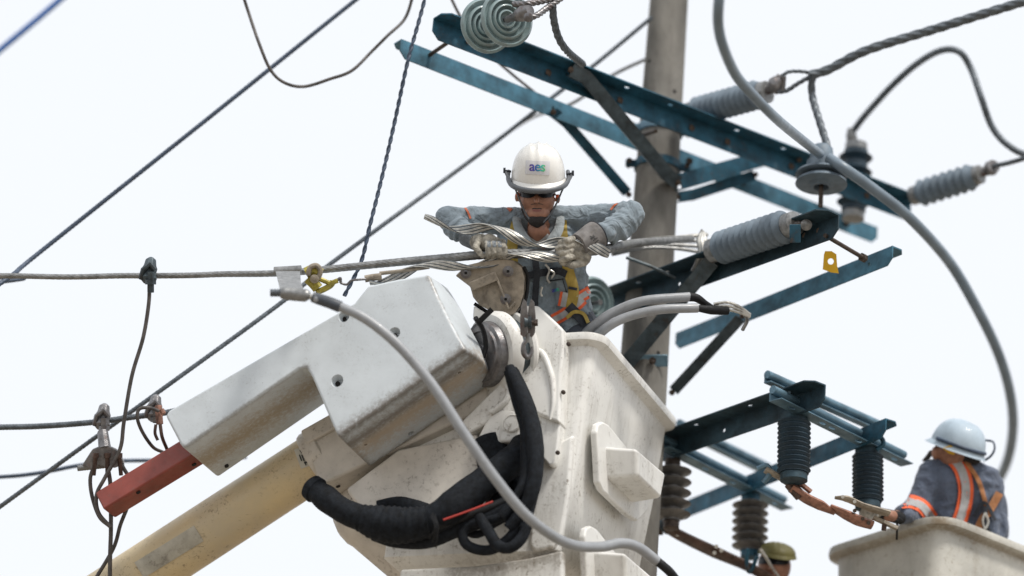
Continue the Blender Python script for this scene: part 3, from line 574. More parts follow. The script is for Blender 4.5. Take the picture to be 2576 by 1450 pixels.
m = MB(); m.extrude([P(205, 1172, .03), P(232, 1130, .03), P(262, 1118, .03), P(292, 1130, .03), P(312, 1162, .03), P(290, 1178, .03), P(250, 1172, .03), P(232, 1182, .03)], F * .05); m.build('body', M_['forge'], e, bevel=.008, seg=2)
for x in (240, 270, 300):
    m = MB(); m.cyl(P(x, 1150, .02), P(x + (x - 270) * .15, 1196, .03), .012, seg=8); m.cyl(P(x, 1140, .01), P(x, 1152, .01), .018, seg=6); m.build('wire_socket', M_['copper_brown'], e)
m = MB(); m.cyl(P(258, 1085, .1), P(264, 1130, .05), .03, .036, seg=8); m.build('stem', M_['forge'], e, bevel=.004)
wire([(195, 1178, .1), (250, 1172, .1), (312, 1165, .1)], px(8), 'tap_conductor', 'short cut stub of stranded cable through the three-way connector', 'alu', 20, lobes=7, pitch=.1, cat='cable')
m = MB(); m.bar(P(398, 1020, .1), P(402, 1068, .08), .03, .03); m.cyl(P(406, 1030, .06), P(412, 1042, .05), .016, seg=6); tag(m.build('bronze_connector', M_['copper'], bevel=.004), 'small orange-bronze connector bolted to the clamp beside the boom cover', 'connector')
# yellow grip clamp and hanger
hg = thing('cable_hanger', P(730, 710, -.3), 'bent grey sheet hanger joining the main conductor to the cable sleeve below', 'bracket')
m = MB(); m.extrude([P(693, 683, -.2), P(755, 683, -.2), P(757, 712, -.5), P(768, 740, -.9), P(705, 735, -.9), P(700, 712, -.5)], F * .006 + U * .002); m.build('sheet', M_['alu'], hg, bevel=.002, seg=1)
m = MB(); m.tube([P(690, 684, -.12), P(758, 680, -.13)], px(12.5), 16); m.build('saddle', M_['alu'], hg)
yc = thing('wire_grip_tool', P(790, 700, -.15), 'chipped yellow come-along grip hanging from the main conductor', 'wire grip tool')
for nm, pts, r_, mt in (('jaw', [P(770, 688, -.2), P(790, 680, -.2), P(806, 690, -.2)], .034, 'yellow_clamp'), ('body', [P(775, 700, -.2), P(788, 712, -.2), P(800, 726, -.2)], .032, 'yellow_clamp'), ('lever', [P(800, 700, -.2), P(818, 708, -.2), P(832, 712, -.2), P(850, 706, -.2)], .014, 'yellow_clamp'), ('link', [P(795, 736, -.2), P(815, 728, -.2), P(832, 718, -.2), P(838, 708, -.2)], .017, 'yellow_clamp'), ('shackle', [P(776, 694, -.24), P(780, 674, -.24), P(796, 668, -.24), P(806, 682, -.24), P(800, 702, -.24)], .014, 'cast'), ('hook_end', [P(848, 706, -.2), P(856, 700, -.2), P(857, 712, -.2)], .008, 'forge')):
    m = MB(); m.tube(spl(pts, 5), r_, 8); m.build(nm, M_[mt], yc)
m = MB(); m.lathe([(.01, -.05), (.024, -.045), (.024, .045), (.01, .05)], P(792, 702, -.24), F, 12); m.build('pivot', M_['cast'], yc)
wire([(856, 712, -.2), (872, 716, -.2), (884, 706, -.2), (900, 704, -.2), (925, 702, -.18)], px(3), 'wire', 'thin wire link between the yellow grip and the dead-end socket', 'forge')
so = wire([(918, 702, -.17), (940, 698, -.17), (960, 696, -.17)], px(9), 'dead_end_socket', 'dark metal socket at the start of the lower wire wrap', 'cast', 14, cat='socket')
wire([(955, 688, -.15), (1010, 682, -.16), (1080, 672, -.17)], px(5), 'rod', '', 'cast', parent=so)
# two grey covers beside the bucket, with dark joints and strand ends
wire([(1462, 848, .15), (1500, 815, .1), (1545, 785, .1), (1620, 757, .1), (1735, 747, .15)], px(12), 'line_cover', 'upper of two light grey curved covers rising from the bucket rim', 'grey_jacket', 18, cat='cable cover', group='grey line covers')
wire([(1490, 858, .1), (1530, 822, .05), (1580, 797, .05), (1660, 779, .05), (1755, 775, .1)], px(12), 'line_cover', 'lower of two light grey curved covers rising from the bucket rim', 'grey_jacket', 18, cat='cable cover', group='grey line covers')
wire([(1728, 747, .15), (1752, 750, .15), (1775, 765, .18), (1800, 778, .2)], [px(12), px(10), px(6)], 'joint_tape', 'black taped joint at the end of the upper grey cover', 'rubber', 14, cat='tape')
wire([(1750, 775, .1), (1790, 780, .15), (1830, 782, .2)], [px(8), px(12), px(11)], 'joint_tape', 'black joint past the end of the lower grey cover', 'rubber', 14, cat='tape')
for k, dy in enumerate((-7, 0, 7)):
    wire([(1795, 772 + dy, .2), (1830, 770 + dy * 1.3, .2), (1862, 780 + dy, .2), (1888, 795 + dy * .4, .2)], px(4), 'strand_end', 'bright loose strand at the right end of the grey covers, %s of three' % ('uppermost', 'middle', 'lowest')[k], 'alu_bright', 12, lobes=3, pitch=.08, group='loose strands past the grey covers')
wire([(1872, 790, .2), (1880, 805, .25), (1868, 830, .3)], px(5), 'strap_end', 'short strand end bent down below the loose strands', 'alu', cat='strand')
# frayed ribbon
fr_ = thing('frayed_strands', P(1765, 630, .8), 'frayed ribbon of wire strands curling upright left of the lower insulator', 'wire strands')
for k in range(9):
    a = k / 8
    pts = [P(1766 + 5 * a, 578 + 6 * a, .75), P(1754 + 22 * a, 602, .72), P(1758 + 22 * a, 630, .7 - .05 * a), P(1752 + 20 * a, 655, .7), P(1740 + 10 * a, 682, .72)]
    m = MB(); m.tube(spl(pts, 5), .006, 6); m.build('strand', M_['alu_bright' if k % 3 else 'alu'], fr_)
bb = thing('rod_bundle', P(1640, 606, .7), 'pale blurred bundle of rods crossing the pole right of the glove', 'rods')
for k in range(4):
    m = MB(); m.tube(spl([P(1540, 628 + 4 * k, .9 + .03 * k), P(1620, 606 + 6 * k, 1.1), P(1700, 598 + 9 * k, 1.15), P(1780, 590 + 16 * k, 1.2)], 6), .012, 8); m.build('rod', M_['alu' if k else 'alu_bright'], bb)
m = MB(); m.tube(spl([P(1575, 648, .8), (P(1640, 672, .8)), P(1700, 700, .8)], 5), .010, 8); m.build('tail', M_['steel_dark'], bb)
# yellow tag
yt = thing('yellow_tag', P(2090, 645, depth(D1) - .05), 'small yellow plastic tag with a hole, clipped to the lower crossarm', 'tag')
q = depth(D1) - .08
m = MB(); o_ = [P(2073, 640, q), P(2076, 632, q), (P(2092, 632, q)), P(2104, 640, q), P(2106, 668, q), P(2110, 688, q), P(2092, 686, q), P(2070, 678, q)]
u_, v_ = R, U; m.extrude(o_, F * .008, [circ(P(2090, 658, q), u_, v_, px(8), 14)]); m.build('plate', M_['yellow_tag'], yt)
m = MB(); m.cyl(P(2080, 676, q + .02), P(2092, 683, q + .06), .008, seg=8); m.build('clip', M_['bolt'], yt)
# ---------------------------------------------------------------- the boom cover and arm
c0 = P(850, 1100, -.55); c1 = PH(930, 1176, c0.z); T = c1 - c0; Tn = T.normalized()
def bp(x, y, k=0.0): return on_plane(x, y, c0 + T * k, Tn)      # on the side plane of the boom, k thicknesses further in
def shape(pts, k): return [bp(x, y, 0) + T * k for x, y in pts]
prof = [(415, 1045), (424, 1032), (890, 762), (925, 718), (1000, 702), (1078, 690), (1103, 749), (1131, 806), (1150, 842), (1172, 880), (850, 1100), (832, 1060), (783, 945), (770, 925), (752, 928), (462, 1128), (452, 1116)]
gz = [(bp(850, 1100), bp(1175, 880), .10, .95), (bp(1078, 694), bp(1172, 872), .035, 1.), (bp(460, 1130), bp(770, 925), .05, .6), (c0 + T * .1, bp(850, 1100) + T, .07, .8), (bp(1175, 880), bp(1175, 880) + T, .09, .95), (bp(890, 1073) + T * .5, bp(1150, 897) + T * .5, .26, .9, (.46, .36, .25)), (bp(480, 1130) + T * .5, bp(790, 925) + T * .5, .26, 1., (.34, .27, .18)), (bp(850, 1100) + T * .3, bp(1175, 880) + T * .3, .12, .8), (bp(850, 1100) + T, bp(1175, 880) + T, .06, .8)]  # the two tan bands paint warm bounce light onto the scuffed undersides
M_['cover'] = mat('boom_cover_gelcoat', (.575, .62, .65), .42, 0, .07, 4, .05, 30, dirt_amt=.35, dirt_scale=70, dcol=(.16, .14, .12), grime_and_bounce=gz, scratch=.55)
K1 = P(1497, 848, -.22); Rc = PH(1683, 1066, K1.z)
def gR(x, y): n_ = (Rc - K1).normalized(); n_ = Vector((n_.y, -n_.x, 0)); return on_plane(x, y, K1, n_)
def gL(x, y): n_ = -(Rc - K1).normalized(); return on_plane(x, y, K1, n_)
M_['gelcoat'] = mat('white_gelcoat', (.77, .765, .735), .38, 0, .07, 3, .04, 30, streak=.45, dirt_amt=.9, dirt_scale=45, dcol=(.20, .17, .13), scratch=.7,
  grime_and_bounce=[(gR(1520, 838), gR(1700, 1040), .07, .7), (gL(1440, 830), gL(1500, 835), .05, .6), (gL(1150, 1440), gL(1440, 1395), .13, .8), (gL(1400, 1200), gL(1385, 1390), .05, .7), (gR(1520, 1205), gR(1660, 1255), .06, .5), (gL(1330, 810), gL(1330, 880), .05, .7), (gL(1370, 890), gL(1395, 1060), .04, .5)])
M_['gelcoat_warm'] = mat('dirty_cream_gelcoat', (.62, .58, .52), .5, 0, .12, 5, .1, 30, dirt_amt=.9, dirt_scale=36, dcol=(.16, .13, .10), scratch=.8)
M_['yellow_boom'] = mat('aged_yellow_fibreglass', (.56, .44, .245), .4, 0, .2, 2.6, .1, 40, dirt_amt=.9, dirt_scale=50, dcol=(.14, .10, .06), scratch=.7, col2=(.47, .40, .28))
M_['red_boom'] = mat('red_painted_steel', (.27, .052, .036), .5, 0, .14, 8, dirt_amt=.3, coat=.2)
M_['print'] = mat('faded_black_print', (.05, .05, .05), .7)
M_['label_white'] = mat('dirty_label', (.55, .53, .46), .6)
boom = thing('aerial_lift_boom', P(900, 1160, -.35), 'aerial lift boom head with long white cover, yellow lower boom and black hoses', 'aerial lift boom')
bulge = [(x, y) if x < 1070 or y > 860 else (x + 26, y - 3) for x, y in prof]
m = MB(); secs = [shape(prof, 0), shape([(x, y) if not (1070 < x < 1176) else (x + (20 if 700 < y < 860 else 8), y - 12) for x, y in prof], .5), shape(prof, 1.0)]
n = len(prof); m.v = [p for s_ in secs for p in s_]
for i in range(2): m.f += [(i * n + k, i * n + (k + 1) % n, (i + 1) * n + (k + 1) % n, (i + 1) * n + k) for k in range(n)]
m.f += [tuple(range(n)), tuple(range(2 * n, 3 * n))[::-1]]
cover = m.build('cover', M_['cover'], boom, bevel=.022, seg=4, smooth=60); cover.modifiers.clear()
# countersunk bolt recesses, cut into the shell
cut = MB()
for (x, y, r, k) in ((848, 958, .034, 0), (865, 797, .03, 0), (992, 838, .032, 0)):
    q = bp(x, y); cut.lathe([(r * 1.15, -.02), (r * 1.05, 0.004), (r * .8, .03), (r * .62, .05)], q, Tn, 24)
un = (bp(850, 1100) - bp(1175, 880)).cross(T).normalized()
for (x, y, r) in ((1158, 942, .010), (920, 1120, .010), (1035, 1092, .018), (1120, 1010, .012)):
    q = on_plane(x, y, c0 + T * .5, un); cut.lathe([(r, -.03), (r, .03)], q, un, 14)
co = cut.build('cutter', None, None, smooth=0)
bo = cover.modifiers.new('b', 'BOOLEAN'); bo.operation = 'DIFFERENCE'; bo.object = co; bo.solver = 'EXACT'
bpy.context.view_layer.update(); dg = bpy.context.evaluated_depsgraph_get()
me = bpy.data.meshes.new_from_object(cover.evaluated_get(dg)); cover.modifiers.clear(); cover.data = me
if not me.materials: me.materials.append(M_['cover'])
bpy.data.objects.remove(co)
me.set_sharp_from_angle(angle=rad(42)); wn = cover.modifiers.new('wn', 'WEIGHTED_NORMAL'); wn.weight = 100; wn.keep_sharp = True
for (x, y, r) in ((850, 966, .011), (994, 846, .011), (866, 803, .010)):
    q = bp(x, y, .085); m = MB(); m.lathe([(r * 1.3, -.004), (r * 1.3, .002)], q, Tn, 12); m.build('bolt_hole', M_['hole'], boom)
for (x, y) in ((570, 1172),):
    q = on_plane(x, y, bp(460, 1130) + T * .5, (bp(460, 1130) - bp(770, 925)).cross(T).normalized()); m = MB(); m.lathe([(.012, -.006), (.012, .006)], q, (bp(460, 1130) - bp(770, 925)).cross(T), 12); m.build('bolt_hole', M_['hole'], boom)
# elbow housing beneath the cover
def slabk(name, pts, k0, k1, mt, bevel=.012, parent=boom):
    m = MB(); m.extrude([bp(x, y, k0) for x, y in pts], T * (k1 - k0)); return m.build(name, M_[mt], parent, bevel=bevel, seg=3, smooth=50)
def slab(name, pts, k0, k1, mt, bevel=.012, parent=boom, ref=0):
    m = MB(); m.extrude([bp(x, y, ref) + T * (k0 - ref) if ref else bp(x, y) + T * k0 for x, y in pts], T * (k1 - k0)); return m.build(name, M_[mt], parent, bevel=bevel, seg=3, smooth=50)
hs = slabk('elbow_housing', [(765, 1112), (838, 1070), (1000, 1000), (1180, 930), (1225, 960), (1232, 1000), (1180, 1046), (812, 1218), (796, 1205), (784, 1165)], 1.02, 1.62, 'gelcoat_warm', .018)
slabk('housing_lid', [(755, 1083), (842, 1034), (900, 1010), (905, 1040), (846, 1075), (768, 1118)], .96, 1.70, 'gelcoat_warm', .012)
for (x, y, r) in ((850, 1222, .013), (917, 1206, .02), (932, 1219, .018)):
    q = on_plane(x, y, bp(812, 1218, 1.02), (bp(1180, 1046, 1.02) - bp(812, 1218, 1.02)).cross(T).normalized())
    m = MB(); m.lathe([(r * 1.5, -.004), (r * 1.45, .004), (r, .006)], q, (bp(1180, 1046, 1.02) - bp(812, 1218, 1.02)).cross(T), 14); m.build('recess_ring', M_['gelcoat_warm'], hs)
    m = MB(); m.lathe([(r, -.007), (r, .007)], q, (bp(1180, 1046, 1.02) - bp(812, 1218, 1.02)).cross(T), 14); m.build('bolt_hole', M_['hole'], hs)
m = MB(); a, b = bp(795, 1160, 1.35), bp(309, 1476, 1.35); dr = (b - a).normalized(); pts = [a - dr * .05, a + dr * .3, b, b + dr * 2.2, b + dr * 5]
sec = []
m.tube(pts, [px(71), px(71.5), px(73), px(78), px(85)], 48); lb = m.build('lower_boom', M_['yellow_boom'], boom, smooth=70)
m = MB(); q = a - dr * .02; m.lathe([(px(72), -.06), (px(78), -.05), (px(80), .02), (px(76), .04), (px(70), .045)], q, dr, 48); m.build('boom_collar', M_['gelcoat_warm'], boom)
# red telescoping arm inside the cover
def slab_dir(name, pts, k0, k1, mt, bevel): return slab(name, pts, k0, k1, mt, bevel)
ra = slabk('telescopic_arm', [(238, 1239), (260, 1282), (545, 1108), (522, 1065)], .32, .64, 'red_boom', .012)
# shift so that it stands where the red arm shows
for (x, y) in ((348, 1238), (488, 1168)):
    nn = (bp(260, 1282, .32) - bp(545, 1108, .32)).cross(T).normalized(); q = on_plane(x, y, bp(260, 1282, .32), nn); m = MB(); m.lathe([(.013, -.005), (.013, .005)], q, nn, 12); m.build('bolt_hole', M_['hole'], ra)
# rotation joint: dark disc, pale rings
A1 = (R * .80 + F * .60).normalized(); q = P(1206, 892, -.24)
for nm, prof_, mt in (('swivel_disc', [(.02, 0), (.05, .0), (.055, .01), (.12, .012), (.125, .0), (.15, .0), (.155, .012), (.175, .02), (.18, .06), (.12, .07)], 'forge'), ('swivel_ring', [(.12, .06), (.215, .065), (.235, .09), (.235, .13), (.21, .15), (.12, .155)], 'gelcoat'), ('swivel_hub', [(.10, .15), (.195, .15), (.195, .20), (.1, .205)], 'steel_dark'), ('swivel_flange', [(.1, .20), (.225, .20), (.232, .215), (.225, .235), (.1, .24)], 'gelcoat')):
    m = MB(); m.lathe(prof_, q, A1, 56); m.build(nm, M_[mt], boom, bevel=0)
m = MB(); m.tube(spl([P(1196, 800, -.42), P(1215, 830, -.36), P(1222, 870, -.33), P(1215, 900, -.33)], 6), .014, 8); m.build('cable_loop', M_['rubber'], boom)
# ---------------------------------------------------------------- jib head with the triangular plates
jib = thing('jib_winch_head', P(1260, 735, -.2), 'cast triangular jib head with exposed bolts between the boom cover and the lineman', 'winch head')
tri = [(1146, 694), (1172, 668), (1205, 660), (1262, 652), (1292, 655), (1312, 672), (1320, 700), (1318, 738), (1308, 770), (1294, 790), (1276, 797), (1240, 786), (1206, 768), (1190, 748), (1183, 722)]
def flat(pts, d): return [P(x, y, d) for x, y in pts]
m = MB(); m.extrude(flat(tri, -.16), F * .03); m.build('side_plate', M_['cast'], jib, bevel=.006, seg=2)
m = MB(); m.extrude(flat([(x + 9, y + 3) for x, y in tri], -.09), F * .03); m.build('side_plate', M_['cast'], jib, bevel=.006, seg=2)
m = MB(); m.extrude(flat([(1254 + (x + 5 - 1254) * .94, 728 + (y + 2 - 728) * .94) for x, y in tri], -.14), F * .04); m.build('sheave', M_['rubber'], jib, bevel=.004)
for a_, b_, w_, h_ in (((1183, 722), (1250, 694), .05, .05), ((1250, 700), (1280, 778), .012, .035), ((1280, 778), (1296, 760), .012, .03)):
    m = MB(); m.bar(P(*a_, -.175), P(*b_, -.175), w_, h_, up=-F); m.build('rib', M_['cast'], jib, bevel=.005)
for x, y in ((1172, 687), (1278, 683), (1272, 753)):
    m = MB(); m.lathe([(.03, 0), (.03, .012), (.017, .014), (.016, .04), (.009, .042), (.008, .02)], P(x, y, -.16), -F, 18); b_ = m.build('bolt', M_['forge'], jib)
    m = MB(); m.lathe([(.0078, .018), (.0078, .0405)], P(x, y, -.16), -F, 10); m.build('bolt_bore', M_['hole'], b_)
m = MB(); m.tube(spl([P(1193, 764, -.12), P(1235, 790, -.12), P(1275, 803, -.12), P(1305, 790, -.12), P(1322, 755, -.12), P(1328, 700, -.12), P(1318, 672, -.14)], 6), .010, 10); m.build('winch_rope', M_['rubber'], jib)
m = MB(); m.extrude(flat([(1192, 770), (1235, 795), (1262, 812), (1285, 850), (1300, 900), (1290, 900), (1262, 850), (1225, 815), (1190, 800)], -.16), F * .1); m.build('guard', M_['gelcoat'], jib, bevel=.008)
m = MB(); m.bar(P(1205, 810, -.4), P(1238, 778, -.4), .03, .012, up=-F); m.build('strap', M_['rubber'], jib)
# hook block
hk = thing('hook_block', P(1328, 800, -.42), 'small steel hook block hanging from the triangular jib head', 'hook')
for dx, dd in ((-9, -.02), (10, .02)):
    m = MB(); m.extrude(flat([(1320 + dx, 770), (1326 + dx, 752), (1334 + dx, 760), (1338 + dx, 800), (1336 + dx, 838), (1328 + dx, 850), (1318 + dx, 842), (1317 + dx, 800)], -.45 + dd), F * .02); m.build('cheek_plate', M_['forge'], hk, bevel=.004)
m = MB(); m.lathe([(.012, -.02), (.035, -.018), (.028, 0), (.035, .018), (.012, .02)], P(1328, 812, -.45), R, 22); m.build('sheave', M_['steel_dark'], hk)
m = MB(); m.cyl(P(1318, 812, -.45), P(1353, 812, -.45), .012, seg=8); m.cyl(P(1345, 812, -.45), P(1353, 812, -.45), .02, seg=6); m.build('axle', M_['bolt'], hk)
m = MB(); m.cyl(P(1328, 838, -.45), P(1326, 862, -.45), .012, seg=10); m.build('swivel', M_['alu'], hk)
m = MB(); m.tube(spl([P(1325, 856, -.45), P(1317, 868, -.45), P(1318, 888, -.45), P(1327, 899, -.45), P(1336, 890, -.45), P(1338, 872, -.45)], 6), [.010, .012, .016, .015, .011, .006], 10); m.build('hook', M_['forge'], hk)

# ---------------------------------------------------------------- buckets
def rr_loop(K, eL, eR, LL, LR, off, rad_, z, dn, n=6):
    cs = [(-off, -off, 0), (LL + off, -off, 1), (LL + off, LR + off, 2), (-off, LR + off, 3)]
    r = max(.02, rad_ + off); cen = [(-off + r, -off + r, 180), (LL + off - r, -off + r, 270), (LL + off - r, LR + off - r, 0), (-off + r, LR + off - r, 90)]
    out = []
    for (a, b, st) in cen:
        for i in range(n + 1):
            t = rad(st + 90 * i / n); out.append(K + eL * (a + r * math.cos(t)) + eR * (b + r * math.sin(t)) + dn * z)
    return out
def bucket(K, eL, eR, LL, LR, dn, H, label, group, rad_=.10, lip=.055, taper=.06):
    t = thing('lift_bucket', K + eL * LL / 2 + eR * LR / 2 + dn * H, label, 'aerial bucket', group)
    levels = [(-taper - .05, H), (-taper, H - .04), (-taper * .5, H * .55), (0, .10), (.004, .05), (lip * .6, .038), (lip, .03), (lip + .004, .01), (lip, -.012), (0, -.016), (-.03, -.014), (-.036, .02), (-taper - .03, H - .06)]
    loops = [rr_loop(K, eL, eR, LL, LR, o_, rad_, z_, dn) for o_, z_ in levels]
    n = len(loops[0]); m = MB(); m.v = [p for l in loops for p in l]
    m.f = [(i * n + k, i * n + (k + 1) % n, (i + 1) * n + (k + 1) % n, (i + 1) * n + k) for i in range(len(loops) - 1) for k in range(n)] + [tuple(range(n)), tuple((len(loops) - 1) * n + k for k in range(n))[::-1]]
    m.build('tub', M_['gelcoat' if rad_ < .11 else 'gelcoat2'], t, smooth=50); return t
M_['gelcoat2'] = mat('weathered_white_gelcoat', (.56, .55, .50), .5, 0, .16, 3, .15, 30, streak=.3, grime_and_bounce=[(P(2366, 1312, .72), PH(2640, 1424, P(2366, 1312, .72).z), .09, .9), (P(2366, 1312, .72), PH(2090, 1400, P(2366, 1312, .72).z), .09, .9), (P(2366, 1312, .72), P(2366, 1312, .72) - Z * .6, .07, .6)], dirt_amt=.9, dirt_scale=30, dcol=(.22, .17, .11), scratch=.7)
eR1 = (Rc - K1); LR1 = eR1.length; eR1.normalize(); eL1 = Vector((-eR1.y, eR1.x, 0)); eL1 = eL1 if eL1.x < 0 else -eL1
LL1 = 1.08; dn1 = (-Z - Vector((1, 0, 0)) * .065).normalized()
M_['gelcoat'].name = 'white_gelcoat'
bk1 = bucket(K1, eL1, eR1, LL1, LR1, dn1, 1.25, 'large white fibreglass bucket in which the white-helmeted lineman stands', 'lift buckets', rad_=.065, taper=.03)
nR = -eL1; nL = -eR1                                       # outward normals of the right and the near face
def fr_(x, y, off=0.0): return on_plane(x, y, K1 + nR * off, nR)
def fl_(x, y, off=0.0): return on_plane(x, y, K1 + nL * off, nL)
for s, (ox, oy) in enumerate(((0, 0), (-30, 262))):
    m = MB(); pts = [(1484, 1088), (1488, 1068), (1500, 1062), (1515, 1070), (1620, 1200), (1614, 1285), (1588, 1312), (1562, 1296), (1500, 1236), (1491, 1215)]
    m.extrude([fr_(x + ox, y + oy, -.017) for x, y in pts], nR * .040); p_ = m.build('step_pad', M_['gelcoat'], bk1, bevel=.012, seg=3)
    m = MB(); b0 = [fr_(x + ox, y + oy, .0) for x, y in ((1513, 1122), (1600, 1195), (1585, 1268), (1517, 1204))]; ce = sum(b0, Vector()) / 4
    o0 = [ce + (p - ce) * .86 + nR * .19 for p in b0]; m.v = b0 + o0; m.f = [(0, 1, 2, 3), (7, 6, 5, 4)] + [(i, (i + 1) % 4, (i + 1) % 4 + 4, i + 4) for i in range(4)]
    m.build('step', M_['gelcoat'], bk1, bevel=.022, seg=4, smooth=60)
# mounting plates on the near face
up_pl = [(1285, 812), (1300, 800), (1345, 790), (1372, 790), (1418, 832), (1436, 850), (1438, 900), (1430, 960), (1427, 1085), (1370, 1062), (1335, 1036), (1300, 1000), (1290, 900)]
m = MB(); m.extrude([fl_(x, y, -.02) for x, y in up_pl], nL * .125); pt = m.build('mounting_plate', M_['gelcoat'], bk1, bevel=.016, seg=3, smooth=50)
lo_pl = [(1300, 990), (1427, 1060), (1416, 1160), (1408, 1184), (1398, 1188), (1340, 1122), (1318, 1080)]
m = MB(); m.extrude([fl_(x, y, -.02) for x, y in lo_pl], nL * .10); m.build('mounting_plate', M_['gelcoat'], bk1, bevel=.012, seg=3, smooth=50)
m = MB(); m.tube(spl([fl_(x, y, .105) for x, y in ((1330, 905), (1345, 882), (1368, 895), (1388, 950), (1392, 1010), (1384, 1056))], 8), [.006, .016, .018, .018, .014, .006], 12); m.build('plate_ridge', M_['gelcoat'], pt, smooth=70)
for x, y in ((1418, 988), (1431, 867), (1404, 1140)):
    m = MB(); m.lathe([(.012, 0), (.012, .012), (.006, .016)], fl_(x, y, .09), nL, 8); m.build('bolt', M_['bolt'], pt)
m = MB(); m.extrude([fl_(x, y, -.03) for x, y in ((1350, 1160), (1450, 1100), (1440, 1240), (1422, 1350), (1400, 1386), (1352, 1396), (1340, 1380))], nL * .055); m.build('moulded_panel', M_['gelcoat'], bk1, bevel=.02, seg=3, smooth=60)
m = MB(); m.extrude([fl_(x, y, -.035) for x, y in ((1016, 1440), (1200, 1432), (1340, 1412), (1425, 1392), (1425, 1520), (1010, 1540))], nL * .06); m.build('moulded_panel', M_['gelcoat'], bk1, bevel=.02, seg=3, smooth=60)


# knuckle bracket under the joint
m = MB(); m.extrude([fl_(1228, 1045, .13), fl_(1262, 1020, .13), fl_(1330, 1042, .13), fl_(1345, 1062, .13), fl_(1330, 1108, .13), fl_(1262, 1112, .13), fl_(1215, 1135, .13), fl_(1190, 1120, .13)], -nL * .15); kn = m.build('knuckle', M_['gelcoat'], boom, bevel=.02, seg=4)
m = MB(); m.lathe([(.052, -.012), (.045, -.016), (.036, -.004), (.02, .0)], fl_(1290, 1066, .13), -nL, 28); m.build('recess_ring', M_['gelcoat'], kn)
m = MB(); m.lathe([(.014, -.01), (.012, -.002)], fl_(1292, 1068, .13), -nL, 14); m.build('bolt', M_['forge'], kn)
m = MB(); m.extrude([fl_(1255, 965, .13), fl_(1300, 950, .13), fl_(1318, 1035, .13), fl_(1262, 1040, .13), fl_(1180, 1090, .13), fl_(1160, 1060, .13)], -nL * .12); m.build('knuckle_web', M_['gelcoat'], boom, bevel=.015, seg=3)
m = MB(); m.tube(spl([fl_(1250, 940, .13), fl_(1278, 975, .13), fl_(1272, 1010, .13), fl_(1235, 1040, .13)], 5), .020, 10); m.build('rib', M_['gelcoat'], boom)

m = MB(); m.extrude([fl_(868, 1230, .10), fl_(1000, 1130, .10), fl_(1200, 1090, .10), fl_(1222, 1190, .10), fl_(1130, 1268, .10), fl_(1000, 1290, .10), fl_(900, 1275, .10)], -nL * .3); m.build('rear_housing', M_['gelcoat_warm'], boom, bevel=.02, seg=3)
m = MB(); m.ball(P(934, 1290, .15), px(99), (1, 1, 1)); tb = [P(934, 1290, .15), P(1000, 1345, .15), P(1090, 1420, .15), P(1150, 1480, .15)]; m.tube(tb, [px(96), px(97), px(98), px(98)], 36); m.build('elbow_tank', M_['gelcoat_warm'], boom, smooth=70)

# second bucket
K2 = P(2366, 1306, .75); R2 = PH(2640, 1416, K2.z); e2 = R2 - K2; LR2 = e2.length; e2.normalize(); L2 = Vector((-e2.y, e2.x, 0)); L2 = L2 if L2.x < 0 else -L2
pL = PH(2090, 1392, K2.z); LL2 = (pL - K2).dot(L2) * 1.0; print('bucket2', LL2, LR2, (pL - K2).normalized().dot(e2))
e2b = (R2 - K2).normalized(); L2b = (pL - K2).normalized()
bk2 = bucket(K2, L2b, e2b, (pL - K2).length, LR2, -Z, 1.1, 'weathered white bucket at the lower right edge with a worker bent inside it', 'lift buckets', rad_=.12, lip=.06, taper=.03)
m = MB(); m.bar(P(2257, 1308, .55), P(2256, 1358, .57), .012, .01); m.tube(spl([P(2256, 1312, .6), P(2262, 1304, .6), P(2270, 1312, .65)], 4), .008, 6); tag(m.build('hanging_strap', M_['rubber']), 'short black strap hanging over the rim of the right bucket', 'strap')

# ---------------------------------------------------------------- hoses
hose = thing('hose_bundle', P(1180, 1280, -.4), 'black sleeved hydraulic hoses looping under the boom head in front of the bucket', 'hoses')
def hz(name, pts, r, ribs=0, mt='sleeve', step=.012, seg=20):
    p = resample(spl([fl_(q_[0], q_[1], (-q_[2] - .15) * .9 + .07) for q_ in pts], 8), step if ribs else .025); n = len(p); rl = []
    for i in range(n):
        f = i / (n - 1) * (len(r) - 1); k = min(int(f), len(r) - 2); b_ = r[k] + (r[k + 1] - r[k]) * (f - k)
        w_ = 1 + (ribs * math.sin(i * 2.1 + 2 * noise.noise(p[i] * 9)) if ribs else 0) + .05 * noise.noise(p[i] * 14)
        rl.append(px(b_) * w_)
    m = MB(); m.tube(p, rl, seg)
    for i_, v_ in enumerate(m.v): pass
    return m.build(name, M_[mt], hose, smooth=80)
hz('hose', [(785, 1226, -.50), (815, 1250, -.52), (862, 1284, -.52), (915, 1306, -.5)], [26, 33, 30, 33])
hz('gathered_sleeve', [(905, 1302, -.5), (960, 1318, -.48), (1020, 1322, -.46), (1085, 1312, -.45)], [33, 43, 46, 42, 36], ribs=.045, step=.012)
hz('hose', [(1070, 1316, -.45), (1130, 1285, -.43), (1190, 1235, -.38), (1250, 1190, -.33), (1300, 1150, -.28), (1318, 1125, -.2)], [34, 44, 38, 37, 36])
hz('hose', [(1282, 925, -.42), (1302, 970, -.44), (1328, 1040, -.44), (1343, 1110, -.44), (1348, 1170, -.44), (1340, 1230, -.44), (1320, 1280, -.42), (1280, 1330, -.40)], [12, 17, 20, 20, 19, 17, 15])
hz('hose', [(1290, 930, -.38), (1312, 985, -.38), (1328, 1060, -.38), (1330, 1130, -.38), (1325, 1200, -.38), (1305, 1260, -.38), (1270, 1310, -.38)], [12, 20, 22, 20, 17, 15])
hz('hose', [(1296, 935, -.32), (1325, 1000, -.32), (1350, 1090, -.33), (1354, 1170, -.34), (1338, 1260, -.36), (1318, 1330, -.4)], [10, 14, 14, 13, 12])
